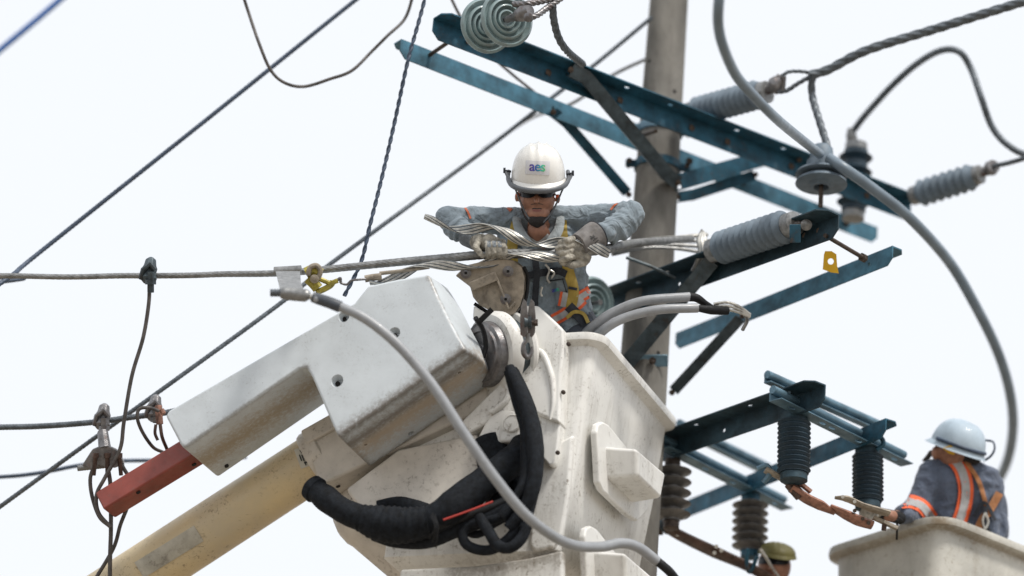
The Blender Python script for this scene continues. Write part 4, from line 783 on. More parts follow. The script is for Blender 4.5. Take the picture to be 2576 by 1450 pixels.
hz('hose', [(1276, 935, -.40), (1296, 1000, -.40), (1318, 1070, -.40), (1328, 1150, -.42), (1318, 1215, -.44), (1290, 1262, -.44), (1262, 1300, -.44)], [9, 12, 13, 13, 12, 12])
hz('hose', [(1180, 1240, -.2), (1230, 1210, -.2), (1290, 1215, -.2), (1330, 1262, -.24), (1322, 1320, -.3)], [12, 13, 12, 11])
hz('hose', [(1150, 1330, -.3), (1200, 1345, -.3), (1240, 1320, -.3), (1285, 1290, -.3), (1330, 1230, -.3)], [9, 10, 10, 10])
hz('hose', [(1285, 1290, -.38), (1240, 1308, -.38), (1185, 1318, -.38), (1163, 1345, -.38), (1180, 1375, -.38), (1232, 1384, -.38), (1285, 1350, -.38), (1325, 1285, -.38)], [12, 12, 12, 13, 13, 12])
hz('hose', [(1205, 1300, -.42), (1228, 1335, -.43), (1252, 1372, -.43), (1285, 1378, -.42), (1318, 1345, -.4), (1330, 1290, -.4), (1335, 1230, -.4)], [13, 14, 14, 12, 12])
hz('hose', [(940, 1345, -.4), (1000, 1362, -.38), (1080, 1360, -.37), (1140, 1335, -.36), (1230, 1300, -.34), (1310, 1260, -.3)], [16, 18, 20, 20, 18])
hz('hose', [(950, 1276, -.3), (1000, 1270, -.28), (1060, 1284, -.28), (1110, 1300, -.28)], [16, 22, 22, 16])
hz('hose', [(1100, 1322, -.47), (1180, 1296, -.40), (1240, 1275, -.36), (1320, 1240, -.3)], [12, 13, 12], mt='rubber')
hz('hose', [(1230, 1105, -.15), (1245, 1160, -.14), (1262, 1220, -.14), (1270, 1300, -.15)], [40, 48, 48, 36])  # black backing, this and the next, added to stand for the dark cavity
hz('hose', [(1320, 1105, -.15), (1300, 1160, -.14), (1290, 1220, -.14), (1290, 1270, -.15)], [24, 32, 32, 26])
m = MB(); m.tube(spl([fl_(1115, 1308, .40), fl_(1180, 1285, .36), fl_(1240, 1262, .32)], 5), .006, 6); m.build('red_cord', mat('red_cord', (.45, .04, .03), .6), hose)
for k in range(7):
    a_ = random.uniform(-8, 8); m = MB(); m.tube(spl([fl_(1092 + a_, 1290 + 2 * k, .43), fl_(1098 + a_ + k, 1330, .43), fl_(1092 + 2 * a_, 1372 + 3 * a_, .38)], 4), .0035, 5); m.build('lacing_cord', M_['rubber'], hose)
m = MB(); m.lathe([(px(26), -.02), (px(32), -.01), (px(34), .03), (px(30), .04)], fl_(786, 1227, .385), fl_(815, 1250, .385) - fl_(785, 1226, .385), 24); m.build('hose_collar', M_['sleeve'], hose)
m = MB(); m.tube(spl([P(985, 1320, .1), P(996, 1370, .1), P(1000, 1440, .1), P(1010, 1500, .1)], 5), px(13), 12); m.build('hose', M_['rubber'], hose)
m = MB(); m.tube(spl([P(986, 1375, .02), P(993, 1395, .02), P(996, 1410, .02)], 5), px(3), 8); m.build('red_cord', bpy.data.materials['red_cord'], hose)
# ---------------------------------------------------------------- surface-following strips and print
def bvh(*obs):
    vs, fs = [], []
    for o in obs:
        k = len(vs); mwo = WL.get(o.name, Vector()); vs += [v.co + mwo for v in o.data.vertices]; fs += [tuple(i + k for i in p.vertices) for p in o.data.polygons]
    return BVHTree.FromPolygons(vs, fs)
def hit(T_, x, y, off=.004, dflt=0.0):
    r = ray(x, y); h = T_.ray_cast(CAM, r)
    return (h[0] - r * off) if h[0] else None
def ribbon(T_, pts, wpx, name, mt, parent, off=.004, per=8, ncr=3, thick=.003):
    """a strap lying on a surface: centre line and width given as it is seen"""
    c = spl([Vector((x, y, 0)) for x, y in pts], per); rows = []
    last = None
    for i, p in enumerate(c):
        t = (c[min(i + 1, len(c) - 1)] - c[max(i - 1, 0)]).normalized(); nn = Vector((-t.y, t.x, 0)); row = []
        ww = wpx if not isinstance(wpx, (list, tuple)) else wpx[0] + (wpx[1] - wpx[0]) * i / (len(c) - 1)
        for k in range(ncr + 1):
            q = p + nn * ww * (k / ncr - .5); h = hit(T_, q.x, q.y, off)
            row.append(h)
        good = [h for h in row if h]
        if not good: continue
        row = [h or min(good, key=lambda g_: 0) for h in row]
        if last and (row[1] - last[1]).length > .3: continue
        rows.append(row); last = row
    if len(rows) < 2: print('ribbon missed', name); return None
    m = MB(); n = ncr + 1; v = [h for r_ in rows for h in r_]; back = [h + F * thick for h in v]; N_ = len(v); m.v = v + back
    for i in range(len(rows) - 1):
        for k in range(ncr):
            a = i * n + k; m.f += [(a, a + 1, a + n + 1, a + n), (a + N_, a + n + N_, a + n + 1 + N_, a + 1 + N_)]
    for i in range(len(rows) - 1):
        for k in (0, ncr): a = i * n + k; m.f.append((a, a + n, a + n + N_, a + N_))
    for i in (0, len(rows) - 1):
        for k in range(ncr): a = i * n + k; m.f.append((a, a + 1, a + 1 + N_, a + N_))
    return m.build(name, M_[mt] if isinstance(mt, str) else mt, parent, smooth=60)
def text_on(T_, txt, x, y, size, ang, name, mats, parent, off=.002, spacing=.9, bold=.02):
    cu = bpy.data.curves.new('lettering', 'FONT'); cu.body = txt; cu.size = size; cu.align_x = 'CENTER'; cu.align_y = 'CENTER'; cu.space_character = spacing; cu.offset = bold * size; cu.resolution_u = 6; cu.fill_mode = 'BOTH'
    to = bpy.data.objects.new('lettering', cu); C.objects.link(to); bpy.context.view_layer.update()
    me = bpy.data.meshes.new_from_object(to.evaluated_get(bpy.context.evaluated_depsgraph_get())); bpy.data.objects.remove(to)
    bm = bmesh.new(); bm.from_mesh(me); bmesh.ops.triangulate(bm, faces=bm.faces); bmesh.ops.subdivide_edges(bm, edges=[e for e in bm.edges if e.calc_length() > size * .12], cuts=1); bm.to_mesh(me); bm.free()
    m = MB(); ca, sa = math.cos(ang), math.sin(ang)
    for v in me.vertices:
        X, Y = x + v.co.x * ca - v.co.y * sa * -1 * -1, y - (v.co.x * sa + v.co.y * ca)
        h = hit(T_, X, Y, off) or P(X, Y, 0); m.v.append(h)
    m.f = [tuple(p.vertices) for p in me.polygons]
    return m.build(name, mats, parent, smooth=0)
# print on the lower boom
Tb = bvh(lb)
ribbon(Tb, [(750, 1128), (768, 1176)], 22, 'label', 'label_white', lb, ncr=3)
for y0 in (1134, 1164):
    ribbon(Tb, [(756 + (y0 - 1134) * .36, y0 - 3), (759 + (y0 - 1134) * .36, y0 + 7)], 3, 'printed_arrow', 'print', lb, off=.009, ncr=1); ribbon(Tb, [(754 + (y0 - 1134) * .36, y0 + 1), (764 + (y0 - 1134) * .36, y0 - 2)], 4, 'printed_arrow', 'print', lb, off=.009, ncr=1)
for dx in (-4, 2):
    ribbon(Tb, [(757 + dx, 1144), (763 + dx, 1160)], 3.2, 'printed_line', 'print', lb, off=.009, ncr=1)
ribbon(Tb, [(350, 1435), (500, 1342)], 46, 'wear_pad', mat('worn_pad', (.46, .43, .35), .6, 0, .15, 10, dirt_amt=.6), lb, off=.006, ncr=6, thick=.004)

# ---------------------------------------------------------------- people
M_['skin'] = mat('weathered_skin', (.35, .17, .11), .5, 0, .15, 30, .1, 200)
M_['skin_dark'] = mat('lips', (.26, .10, .085), .5, 0, .1)
M_['beard'] = mat('dark_beard', (.035, .03, .03), .9, 0, .3, 200, .6, 400)
def cloth(name, col, fold=.5):
    m = mat(name, col, .85, 0, .14, 14, 0)
    N = m.node_tree.nodes; L = m.node_tree.links; b = N['Principled BSDF']; tc = N.new('ShaderNodeTexCoord')
    n1 = N.new('ShaderNodeTexNoise'); n1.inputs['Scale'].default_value = 9; n1.inputs['Detail'].default_value = 2; n1.inputs['Distortion'].default_value = 2.2
    n2 = N.new('ShaderNodeTexNoise'); n2.inputs['Scale'].default_value = 260
    L.new(tc.outputs['Object'], n1.inputs[0]); L.new(tc.outputs['Object'], n2.inputs[0])
    b1 = N.new('ShaderNodeBump'); b1.inputs['Strength'].default_value = fold; b1.inputs['Distance'].default_value = .05
    b2 = N.new('ShaderNodeBump'); b2.inputs['Strength'].default_value = .2; b2.inputs['Distance'].default_value = .002
    L.new(n1.outputs['Fac'], b1.inputs['Height']); L.new(n2.outputs['Fac'], b2.inputs['Height']); L.new(b1.outputs[0], b2.inputs['Normal']); L.new(b2.outputs[0], b.inputs['Normal'])
    b.inputs['Sheen Weight'].default_value = .15; return m
M_['shirt'] = cloth('blue_grey_work_shirt', (.215, .265, .305))
M_['collar'] = cloth('faded_collar_cloth', (.27, .30, .31), .3)
M_['shirt_navy'] = cloth('navy_work_shirt', (.10, .125, .18), .35)
M_['trouser'] = cloth('dark_work_trousers', (.05, .06, .08))
M_['undershirt'] = mat('white_undershirt', (.6, .6, .6), .9)
M_['helmet'] = mat('white_helmet_shell', (.78, .77, .74), .28, 0, .03, 8, coat=.4, dirt_amt=.15, dirt_scale=60)
M_['helmet_blue'] = mat('pale_blue_helmet_shell', (.40, .49, .57), .5, 0, .1, 8, coat=.1)
M_['bracket_grey'] = mat('grey_visor_bracket', (.12, .13, .145), .4)
M_['glass_dark'] = mat('dark_lens', (.012, .013, .016), .3, 0, .02, spec=.25)
M_['strap_yellow'] = cloth('mustard_webbing', (.38, .27, .055), .15)
M_['strap_dark'] = mat('dark_webbing', (.025, .03, .04), .8, 0, .2, 60)
M_['strap_brown'] = cloth('orange_brown_webbing', (.42, .18, .07), .15)
M_['orange'] = mat('fluorescent_orange_tape', (.80, .125, .035), .6, 0, .05)
M_['orange_faded'] = mat('faded_orange_tape', (.50, .13, .06), .7)
M_['silver'] = mat('grey_reflective_tape', (.40, .40, .40), .55, 0, .1, 40)
M_['glove'] = mat('dirty_leather_glove', (.40, .375, .32), .85, 0, .3, 26, .6, 70, dirt_amt=.9, dirt_scale=22, dcol=(.10, .095, .085))
M_['glove_patch'] = mat('blue_grey_glove_patch', (.19, .215, .24), .85, 0, .25, 30, .4, 80)
M_['cuff'] = mat('grey_glove_cuff', (.19, .18, .175), .8, 0, .25, 16, .3, 60, dirt_amt=.6)
M_['sticker'] = mat('silver_sticker', (.66, .66, .69), .45, 0, .04)
def capsule(a, ra, b, rb, n=18, k=6):
    ax = b - a; L = ax.length; ax = ax / L if L > 1e-6 else Vector((0, 0, 1)); prof = []
    for i in range(k): t = math.pi / 2 * i / k; prof.append((ra * math.sin(t), -ra * math.cos(t)))
    for i in range(k + 1): t = math.pi / 2 * i / k; prof.append((rb * math.cos(t), L + rb * math.sin(t)))
    m = MB(); m.lathe(prof, a, ax, n); return m
def blob(name, items, voxel, mt, parent, smooth_it=3, disp=None):  # body parts merged into one continuous surface
    m = MB()
    for it in items:
        if it[0] == 'c': q = capsule(it[1], it[2], it[3], it[4]); m.add(q.v, q.f)
        else: m.ball(it[1], 1.0, it[2], it[3] if len(it) > 3 else None, 24, 16)
    me = bpy.data.meshes.new(name); me.from_pydata(m.v, [], m.f); bm = bmesh.new(); bm.from_mesh(me); bmesh.ops.remove_doubles(bm, verts=bm.verts, dist=1e-5); bmesh.ops.recalc_face_normals(bm, faces=bm.faces); bm.to_mesh(me); bm.free()
    ob = bpy.data.objects.new('tmp', me); C.objects.link(ob); md = ob.modifiers.new('r', 'REMESH'); md.mode = 'VOXEL'; md.voxel_size = voxel; md.adaptivity = 0
    bpy.context.view_layer.update(); me2 = bpy.data.meshes.new_from_object(ob.evaluated_get(bpy.context.evaluated_depsgraph_get())); bpy.data.objects.remove(ob)
    bm = bmesh.new(); bm.from_mesh(me2)
    for _ in range(smooth_it): bmesh.ops.smooth_vert(bm, verts=bm.verts, factor=.5, use_axis_x=True, use_axis_y=True, use_axis_z=True)
    if disp:
        bm.normal_update()
        for v in bm.verts: v.co += v.normal * disp(v.co)
    lo = Vector([min(v.co[i] for v in bm.verts) for i in range(3)]); hi = Vector([max(v.co[i] for v in bm.verts) for i in range(3)]); c = (lo + hi) / 2
    for v in bm.verts: v.co -= c
    bm.to_mesh(me2); bm.free(); me2.name = name
    for p in me2.polygons: p.use_smooth = True
    me2.materials.clear(); me2.materials.append(M_[mt]); o = bpy.data.objects.new(name, me2); C.objects.link(o); o.parent = parent; o.location = c - WL[parent.name]; WL[o.name] = c
    return o
def fold(amp, sc=11., dirv=None):
    def f(p):
        q = p * sc + Vector((0, 0, 3)); w_ = noise.noise_vector(p * 5) * 1.2
        n_ = noise.noise(q + w_); m_ = noise.noise(Vector((q.x * 2.6, q.y * 2.6, q.z * 1.5)) + w_ * 2); return amp * (1 - abs(n_) * 2.4) + amp * .22 * (1 - abs(m_) * 3)
    return f
R3 = Matrix((R, U, -F)).transposed()                          # columns: right, up, towards the lens
def rotx(a): return R3 @ Matrix.Rotation(a, 3, 'X')

# --- the lineman
man = thing('person', K1 + eL1 * .45 + eR1 * .4 + dn1 * 1.15, 'lineman in white helmet and grey shirt, both gloved hands on the conductor', 'person')
hd = .06
pitch = rad(16)
body_items = [
 ('e', P(1351, 470, .13), (.106, .118, .108), rotx(pitch)),
 ('e', P(1351, 505, .115), (.098, .09, .095), rotx(pitch)),
 ('e', P(1351, 537, .085), (.072, .050, .068), rotx(pitch)),
 ('c', P(1351, 552, .055), .022, P(1351, 548, .06), .022),
 ('c', P(1350, 486, .038), .011, P(1350, 507, -.002), .0155),
 ('c', P(1342, 508, .030), .009, P(1359, 508, .030), .009),
 ('e', P(1326, 503, .062), (.024, .017, .022), R3), ('e', P(1375, 504, .062), (.024, .017, .022), R3),
 ('c', P(1340, 529, .042), .009, P(1361, 529, .042), .009), ('c', P(1343, 522, .040), .008, P(1358, 522, .040), .008),
 ('e', P(1300, 496, .13), (.012, .028, .018), R3), ('e', P(1404, 500, .13), (.012, .028, .018), R3),
 ('c', P(1352, 545, .17), .062, P(1356, 600, .20), .075),
 ('c', P(1352, 580, .09), .055, P(1360, 610, .20), .08),
 ('c', P(1260, 560, .21), .055, P(1450, 556, .21), .055),
 ('c', P(1345, 640, .24), .07, P(1390, 820, .26), .08), ('c', P(1400, 640, .24), .07, P(1430, 820, .26), .08),
 ('c', P(1250, 560, .20), .05, P(1140, 556, .10), .04), ('c', P(1140, 556, .10), .04, P(1212, 606, -.06), .028),
 ('c', P(1455, 555, .20), .05, P(1580, 540, .10), .04), ('c', P(1580, 540, .10), .04, P(1480, 605, -.06), .03),
]
hips = P(1410, 820, .25)
for s_ in (-1, 1):
    a_ = hips + R * (.09 * s_); b_ = a_ - Z * .42; c_ = b_ - Z * .40; body_items += [('c', a_, .09, b_, .06), ('c', b_, .06, c_, .045), ('c', c_ - Z * .0, .045, c_ - F * .14, .035)]
body = blob('body', body_items, .006, 'skin', man, 3)
Th = bvh(body)
shirt_items = [
 ('c', P(1245, 556, .20), .072, P(1320, 556, .22), .075), ('c', P(1395, 552, .22), .075, P(1462, 552, .20), .072), ('c', P(1300, 565, .25), .085, P(1410, 560, .25), .085),
 ('e', P(1300, 625, .22), (.115, .16, .125), R3), ('e', P(1412, 622, .22), (.125, .165, .125), R3),
 ('c', P(1330, 640, .20), .115, P(1368, 830, .25), .125), ('c', P(1418, 640, .20), .118, P(1440, 830, .25), .118),
 ('c', P(1250, 556, .20), .076, P(1180, 552, .14), .070), ('c', P(1180, 552, .14), .070, P(1132, 550, .09), .066),
 ('c', P(1130, 548, .09), .062, P(1150, 582, .02), .052), ('c', P(1142, 562, .06), .060, P(1205, 608, -.06), .044), ('c', P(1120, 545, .08), .05, P(1135, 585, .03), .03),
 ('c', P(1455, 552, .20), .076, P(1530, 545, .14), .070), ('c', P(1530, 545, .14), .070, P(1588, 534, .09), .066),
 ('c', P(1590, 537, .08), .066, P(1560, 572, .02), .060), ('c', P(1580, 548, .06), .064, P(1515, 590, -.05), .055), ('c', P(1598, 545, .06), .05, P(1570, 592, .01), .032), ('c', P(1545, 600, .0), .03, P(1560, 585, .0), .04),
]
def creased(amp, sc, joints):
    f0 = fold(amp, sc)
    def f(p):
        v = f0(p)
        for J, rr, k, am in joints:
            d_ = (p - J).length
            if d_ < rr: v += am * (1 - d_ / rr) * math.sin(d_ * k + 5 * noise.noise(p * 7)) 
        return v
    return f
shirt = blob('shirt', shirt_items, .007, 'shirt', man, 3, creased(.006, 12, [(P(1180, 605, -.05), .26, 150, .007), (P(1505, 600, -.05), .28, 150, .007), (P(1290, 600, .1), .2, 120, .006), (P(1425, 600, .1), .2, 120, .006), (P(1480, 720, .2), .2, 110, .006)]))
tr = []
for s_ in (-1, 1):
    a_ = hips + R * (.09 * s_); b_ = a_ - Z * .42; c_ = b_ - Z * .38; tr += [('c', a_, .12, b_, .08), ('c', b_, .08, c_, .065)]
blob('trousers', tr, .012, 'trouser', man, 3, fold(.006))
Ts = bvh(shirt)
# mouth, beard, glasses
ribbon(Th, [(1338, 526), (1344, 524.5), (1351, 525.5), (1358, 524.5), (1363, 526)], 2.4, 'mouth_line', 'strap_dark', body, off=.001, ncr=1, per=4, thick=.001)
ribbon(Th, [(1340, 529), (1351, 530.5), (1361, 529)], 5, 'lower_lip', 'skin_dark', body, off=.0015, ncr=2, per=5, thick=.001)
bd = [('c', P(1312, 526, .10), .006, P(1325, 547, .065), .012), ('c', P(1325, 547, .065), .012, P(1342, 556, .035), .028), ('c', P(1342, 556, .035), .028, P(1360, 556, .035), .028), ('c', P(1360, 556, .035), .028, P(1378, 547, .065), .012), ('c', P(1378, 547, .065), .012, P(1391, 526, .10), .006), ('c', P(1351, 558, .035), .03, P(1351, 562, .04), .026)]
blob('beard', bd, .005, 'beard', man, 2, lambda p: .002 * noise.noise(p * 300))
ribbon(Th, [(1335, 515), (1351, 512.5), (1367, 515)], 2.5, 'moustache', mat('stubble', (.14, .085, .07), .9), body, off=.001, ncr=1, thick=.001)
gl = ribbon(Th, [(1306, 477), (1325, 479), (1351, 478), (1378, 479), (1398, 477)], 18, 'sunglasses', 'glass_dark', man, off=.012, ncr=3)  # sunglasses, widened upward to paint in the shade under the brim
ribbon(Th, [(1310, 486), (1318, 490), (1332, 491), (1343, 486)], 14, 'lens', 'glass_dark', gl, off=.014, ncr=3)
ribbon(Th, [(1358, 486), (1366, 491), (1382, 490), (1394, 485)], 14, 'lens', 'glass_dark', gl, off=.014, ncr=3)
for x, y in ((1302, 490), (1402, 494)):
    m = MB(); m.ball(P(x, y, .10), .009, (1, 1.3, 1)); m.build('ear_plug', M_['orange'], man)
# collar flaps, undershirt
ribbon(bvh(body, shirt), [(1322, 592), (1338, 604), (1352, 611), (1366, 604), (1380, 590)], 7, 'undershirt_neck', 'undershirt', man, off=.006)
def flap(pts, w0, w1, up_, name='collar'):
    p = spl([P(*q) for q in pts], 6); m = MB(); n = len(p); V = []
    for i, q in enumerate(p):
        f = i / (n - 1); ww = w0 + (w1 - w0) * f; u_ = up_[0].lerp(up_[1], f).normalized(); o_ = -F * .012
        V += [q - u_ * ww, q - u_ * ww * .3 + o_, q + u_ * ww, q + u_ * ww + F * .012, q - u_ * ww * .3 + F * .006, q - u_ * ww + F * .012]
    m.v = V; m.f = [(i * 6 + k, i * 6 + (k + 1) % 6, (i + 1) * 6 + (k + 1) % 6, (i + 1) * 6 + k) for i in range(n - 1) for k in range(6)] + [tuple(range(6))[::-1], tuple((n - 1) * 6 + k for k in range(6))]
    return m.build(name, M_['collar'], man, smooth=60)
flap([(1301, 530, .22), (1299, 552, .12), (1306, 578, .06), (1318, 600, .035), (1330, 622, .04)], .022, .032, (R * .8 + F * .5, R * .9 + U * .45))
flap([(1407, 530, .22), (1410, 552, .12), (1405, 578, .06), (1392, 600, .035), (1378, 622, .04)], .022, .033, (-R * .8 + F * .5, -R * .9 + U * .45))
# helmet
hp = rad(17); HU = U * math.cos(hp) - F * math.sin(hp); HF = -F * math.cos(hp) - U * math.sin(hp); HO = P(1354, 449, .13)
def dome(O, HU, HF, HR, rx, rf, H, name, mt, parent, ridge=.008, n=56, k=22):
    m = MB()
    for i in range(k + 1):
        t = i / k * math.pi / 2; s = math.cos(t) ** .72; h = math.sin(t) ** .95 if i else 0
        for j in range(n):
            a = 2 * math.pi * j / n; x = math.cos(a) * s; f = math.sin(a) * s
            rg = 0
            for x0, hh in ((0, 1.), (-.30, .6), (.30, .6)):
                rg += hh * ridge * math.exp(-((x - x0) / .055) ** 2) * min(1, max(0, (h - .35) / .35)) * (1 if f > -.7 else 0)
            m.v.append(O + HR * (x * rx) + HF * (f * rf) + HU * (h * H + rg))
    m.f = [(i * n + j, i * n + (j + 1) % n, (i + 1) * n + (j + 1) % n, (i + 1) * n + j) for i in range(k) for j in range(n)] + [tuple(range(k * n, k * n + n))]
    o = m.build(name, M_[mt], parent, smooth=80)
    so_ = o.modifiers.new('s', 'SOLIDIFY'); so_.thickness = .004; so_.offset = -1; return o
hel = thing('helmet', HO, 'white hard hat with ridges and an aes sticker, worn by the lineman', 'helmet')
shell = dome(HO, HU, HF, R, .148, .162, .192, 'shell', 'helmet', hel, .012)
def brim(O, HU, HF, HR, rx, rf, w0, wf, name, mt, parent, drop=.02, n=56, thick=.005):
    m = MB()
    for j in range(n):
        a = 2 * math.pi * j / n; ff = max(0, math.sin(a)); ww = w0 + (wf - w0) * ff ** 1.5; e = HR * math.cos(a) * rx + HF * math.sin(a) * rf; o_ = (HR * math.cos(a) + HF * math.sin(a))
        m.v += [O + e * .985 + HU * .012, O + e + o_ * ww - HU * drop, O + e + o_ * (ww + .003) - HU * (drop + thick), O + e * .97 - HU * .004]
    m.f = [(j * 4 + k, j * 4 + (k + 1) % 4, ((j + 1) % n) * 4 + (k + 1) % 4, ((j + 1) % n) * 4 + k) for j in range(n) for k in range(4)]
    return m.build(name, M_[mt], parent, smooth=60)
brim(HO, HU, HF, R, .148, .162, .010, .036, 'brim', 'helmet', hel, .010)
def arc(O, HU, HF, HR, rx, rf, a0, a1, dz, r, name, mt, parent, n=24, flat_=1.0):
    p = [O + HR * math.cos(rad(a0 + (a1 - a0) * i / n)) * rx + HF * math.sin(rad(a0 + (a1 - a0) * i / n)) * rf + HU * dz(i / n) for i in range(n + 1)]
    m = MB(); m.tube(p, r, 10, flat=flat_, upv=HU); return m.build(name, M_[mt], parent)
arc(HO, HU, HF, R, .167, .200, -12, 192, lambda f: -.018 + .045 * abs(2 * f - 1) ** 4, .012, 'visor_bracket', 'bracket_grey', hel, flat_=1.3)
arc(HO, HU, HF, R, .128, .150, 5, 175, lambda f: -.030, .016, 'brow_pad', 'strap_dark', hel, flat_=1.2)
for s_, x, y in ((-1, 1272, 430), (1, 1438, 437)):
    m = MB(); m.cyl(P(x, y, .12), P(x - s_ * 14, y + 2, .12), .007, seg=8); m.cyl(P(x, y - 1, .12), P(x + s_ * 6, y - 1, .12), .016, seg=8); m.build('visor_knob', M_['strap_dark'], hel)
    m = MB(); m.tube(spl([P(x + s_ * 2, y, .12), P(x - s_ * 5, y + 14, .10), P(x - s_ * 14, y + 28, .06)], 4), .008, 8); m.build('visor_arm', M_['bracket_grey'], hel)
for pts in ([(1286, 452, .08), (1296, 475, .06), (1308, 505, .05), (1324, 540, .04), (1340, 560, .015)], [(1424, 458, .08), (1414, 480, .06), (1400, 512, .05), (1384, 540, .04), (1366, 560, .015)]):
    m = MB(); m.tube(spl([P(*q) for q in pts], 6), .005, 8); m.build('chin_strap', M_['bracket_grey'], hel)
Tsh = bvh(shell)
ribbon(Tsh, [(1322, 421), (1352.5, 422.5), (1383, 424)], 35, 'sticker', 'sticker', hel, off=.003, ncr=8, thick=.001, per=8)
def grad_mat():
    m = bpy.data.materials.new('printed_letters'); m.use_nodes = True; N = m.node_tree.nodes; L = m.node_tree.links; b = N['Principled BSDF']; b.inputs['Roughness'].default_value = .4
    tc = N.new('ShaderNodeTexCoord'); sp = N.new('ShaderNodeSeparateXYZ'); cr = N.new('ShaderNodeValToRGB'); L.new(tc.outputs['Generated'], sp.inputs[0]); L.new(sp.outputs[0], cr.inputs[0]); L.new(cr.outputs[0], b.inputs['Base Color'])
    e = cr.color_ramp.elements; e[0].position = 0; e[0].color = (.10, .04, .30, 1); e[1].position = 1; e[1].color = (.10, .50, .12, 1)
    for p_, c_ in ((.35, (.06, .09, .42, 1)), (.6, (.03, .28, .42, 1)), (.8, (.05, .50, .35, 1))): x_ = e.new(p_); x_.color = c_
    return m
gm = grad_mat(); text_on(Tsh, 'aes', 1352, 420, 35, -.05, 'lettering', gm, hel, off=.0052, bold=.012)
text_on(Ts, 'aes', 1397, 729, 16, .25, 'chest_lettering', gm, shirt, off=.006, bold=.02)
# hi-vis and harness
hv = lambda pts, w_, nm='orange_tape', mt='orange', off=.008: ribbon(Ts, pts, w_, nm, mt, shirt, off=off)
hv([(1160, 514), (1174, 528), (1184, 550)], 5, mt='orange_faded'); hv([(1560, 505), (1546, 516), (1536, 528)], 5, mt='orange_faded'); hv([(1278, 520), (1286, 530)], 10, mt='orange_faded')
for c_, w_, mt in ((0, 30, 'orange'), (0, 15, 'silver')):
    hv([(1392, 806), (1420, 790), (1452, 766), (1466, 752)], w_, 'hi_vis_band', mt, .008 if mt == 'orange' else .011)
    hv([(1448, 756), (1470, 742), (1492, 728)], w_ * .95, 'hi_vis_band', mt, .008 if mt == 'orange' else .011)
    hv([(1423, 736), (1420, 752), (1416, 772)], w_ * .9, 'hi_vis_band', mt, .010 if mt == 'orange' else .013)
har = [((1300, 560), (1293, 590), (1287, 632), (1290, 660)), ((1412, 555), (1414, 585), (1420, 620), (1430, 680), (1443, 730), (1436, 775))]
for hpts in har: ribbon(Ts, list(hpts), 27, 'harness_strap', 'strap_yellow', man, off=.014, thick=.006)
ribbon(Ts, [(1300, 700), (1345, 690), (1400, 682), (1425, 690)], 18, 'chest_strap', 'strap_dark', man, off=.016, thick=.006)
ribbon(Ts, [(1345, 640), (1350, 690), (1346, 760), (1350, 800)], 16, 'harness_strap', 'strap_dark', man, off=.018, thick=.008)
ribbon(Ts, [(1430, 770), (1450, 790), (1475, 815)], 26, 'harness_strap', 'strap_dark', man, off=.016, thick=.01)
ribbon(Ts, [(1425, 800), (1445, 785), (1468, 790), (1480, 812)], 9, 'leg_loop', 'strap_yellow', man, off=.03, thick=.006)
ribbon(Ts, [(1430, 724), (1452, 728)], 7, 'buckle', 'strap_dark', man, off=.024)
for q_ in (((1372, 665), (1382, 680), (1376, 700), (1383, 712)), ((1385, 680), (1394, 688), (1387, 700)), ((1364, 722), (1360, 738), (1364, 746))):
    pp = [hit(Ts, x, y, .04) or P(x, y, .05) for x, y in q_]; m = MB(); m.tube(spl(pp, 5), .006, 8); m.build('carabiner', M_['alu_bright'], man)
ribbon(Ts, [(1375, 708), (1418, 702)], 3, 'pocket_seam', 'strap_dark', shirt, off=.004, ncr=1); ribbon(Ts, [(1415, 702), (1428, 745)], 2, 'pocket_seam', 'strap_dark', shirt, off=.004, ncr=1)
for x, y in ((1350, 632), (1348, 670), (1345, 720)):
    h_ = hit(Ts, x, y, .002)
    if h_: m = MB(); m.lathe([(.009, 0), (.009, .004), (.005, .006)], h_, -F, 10); m.build('button', M_['bracket_grey'], shirt)
# gloves
gl_ = [('e', P(1208, 610, -.09), (.058, .046, .040), rotx(0)), ('e', P(1230, 610, -.11), (.050, .046, .036), rotx(0))]
for i in range(4):
    x = 1227 + 13.5 * i; dy = (3, 0, 1, 5)[i]; gl_ += [('c', P(x - 3, 604 + dy, -.13), .0165, P(x + 1, 618 + dy, -.185), .0165), ('c', P(x + 1, 618 + dy, -.185), .0162, P(x + 2, 636 + dy * .5, -.19), .0155), ('c', P(x + 2, 636 + dy * .5, -.19), .0155, P(x, 648, -.14), .0135)]
gl_ += [('c', P(1205, 600, -.12), .018, P(1196, 590 + 34, -.16), .017), ('c', P(1196, 624, -.16), .017, P(1214, 644, -.17), .014)]
gA = blob('glove', gl_, .0042, 'glove', man, 2, lambda p: .0028 * (1 - 2 * abs(noise.noise(p * 55))))
blob('glove_cuff', [('c', P(1178, 598, -.02), .056, P(1200, 610, -.06), .048)], .007, 'glove_patch', man, 3)
TgA = bvh(gA)
for i in range(3):
    x = 1229 + 13.5 * i; ribbon(TgA, [(x, 606), (x + 2, 622)], 9, 'glove_patch', 'glove_patch', gA, off=.002, ncr=2, thick=.001)
gr = [('e', P(1450, 632, -.10), (.060, .072, .045), R3 @ Matrix.Rotation(rad(35), 3, 'Z')), ('e', P(1462, 645, -.09), (.055, .055, .045), R3)]
for i in range(4):
    y = 602 + 14.5 * i; dx = (6, 0, 0, 6)[i]; gr += [('c', P(1440, y, -.13), .0185, P(1419 + dx, y + 4, -.185), .0175), ('c', P(1419 + dx, y + 4, -.185), .0175, P(1404 + dx, y + 9, -.165), .016), ('c', P(1404 + dx, y + 9, -.165), .016, P(1405 + dx, y + 12, -.11), .014)]
gr += [('c', P(1470, 660, -.10), .020, P(1440, 668, -.14), .019), ('c', P(1440, 668, -.14), .019, P(1414, 660, -.15), .016)]
gB = blob('glove', gr, .0042, 'glove', man, 2, lambda p: .003 * (1 - 2 * abs(noise.noise(p * 50))))
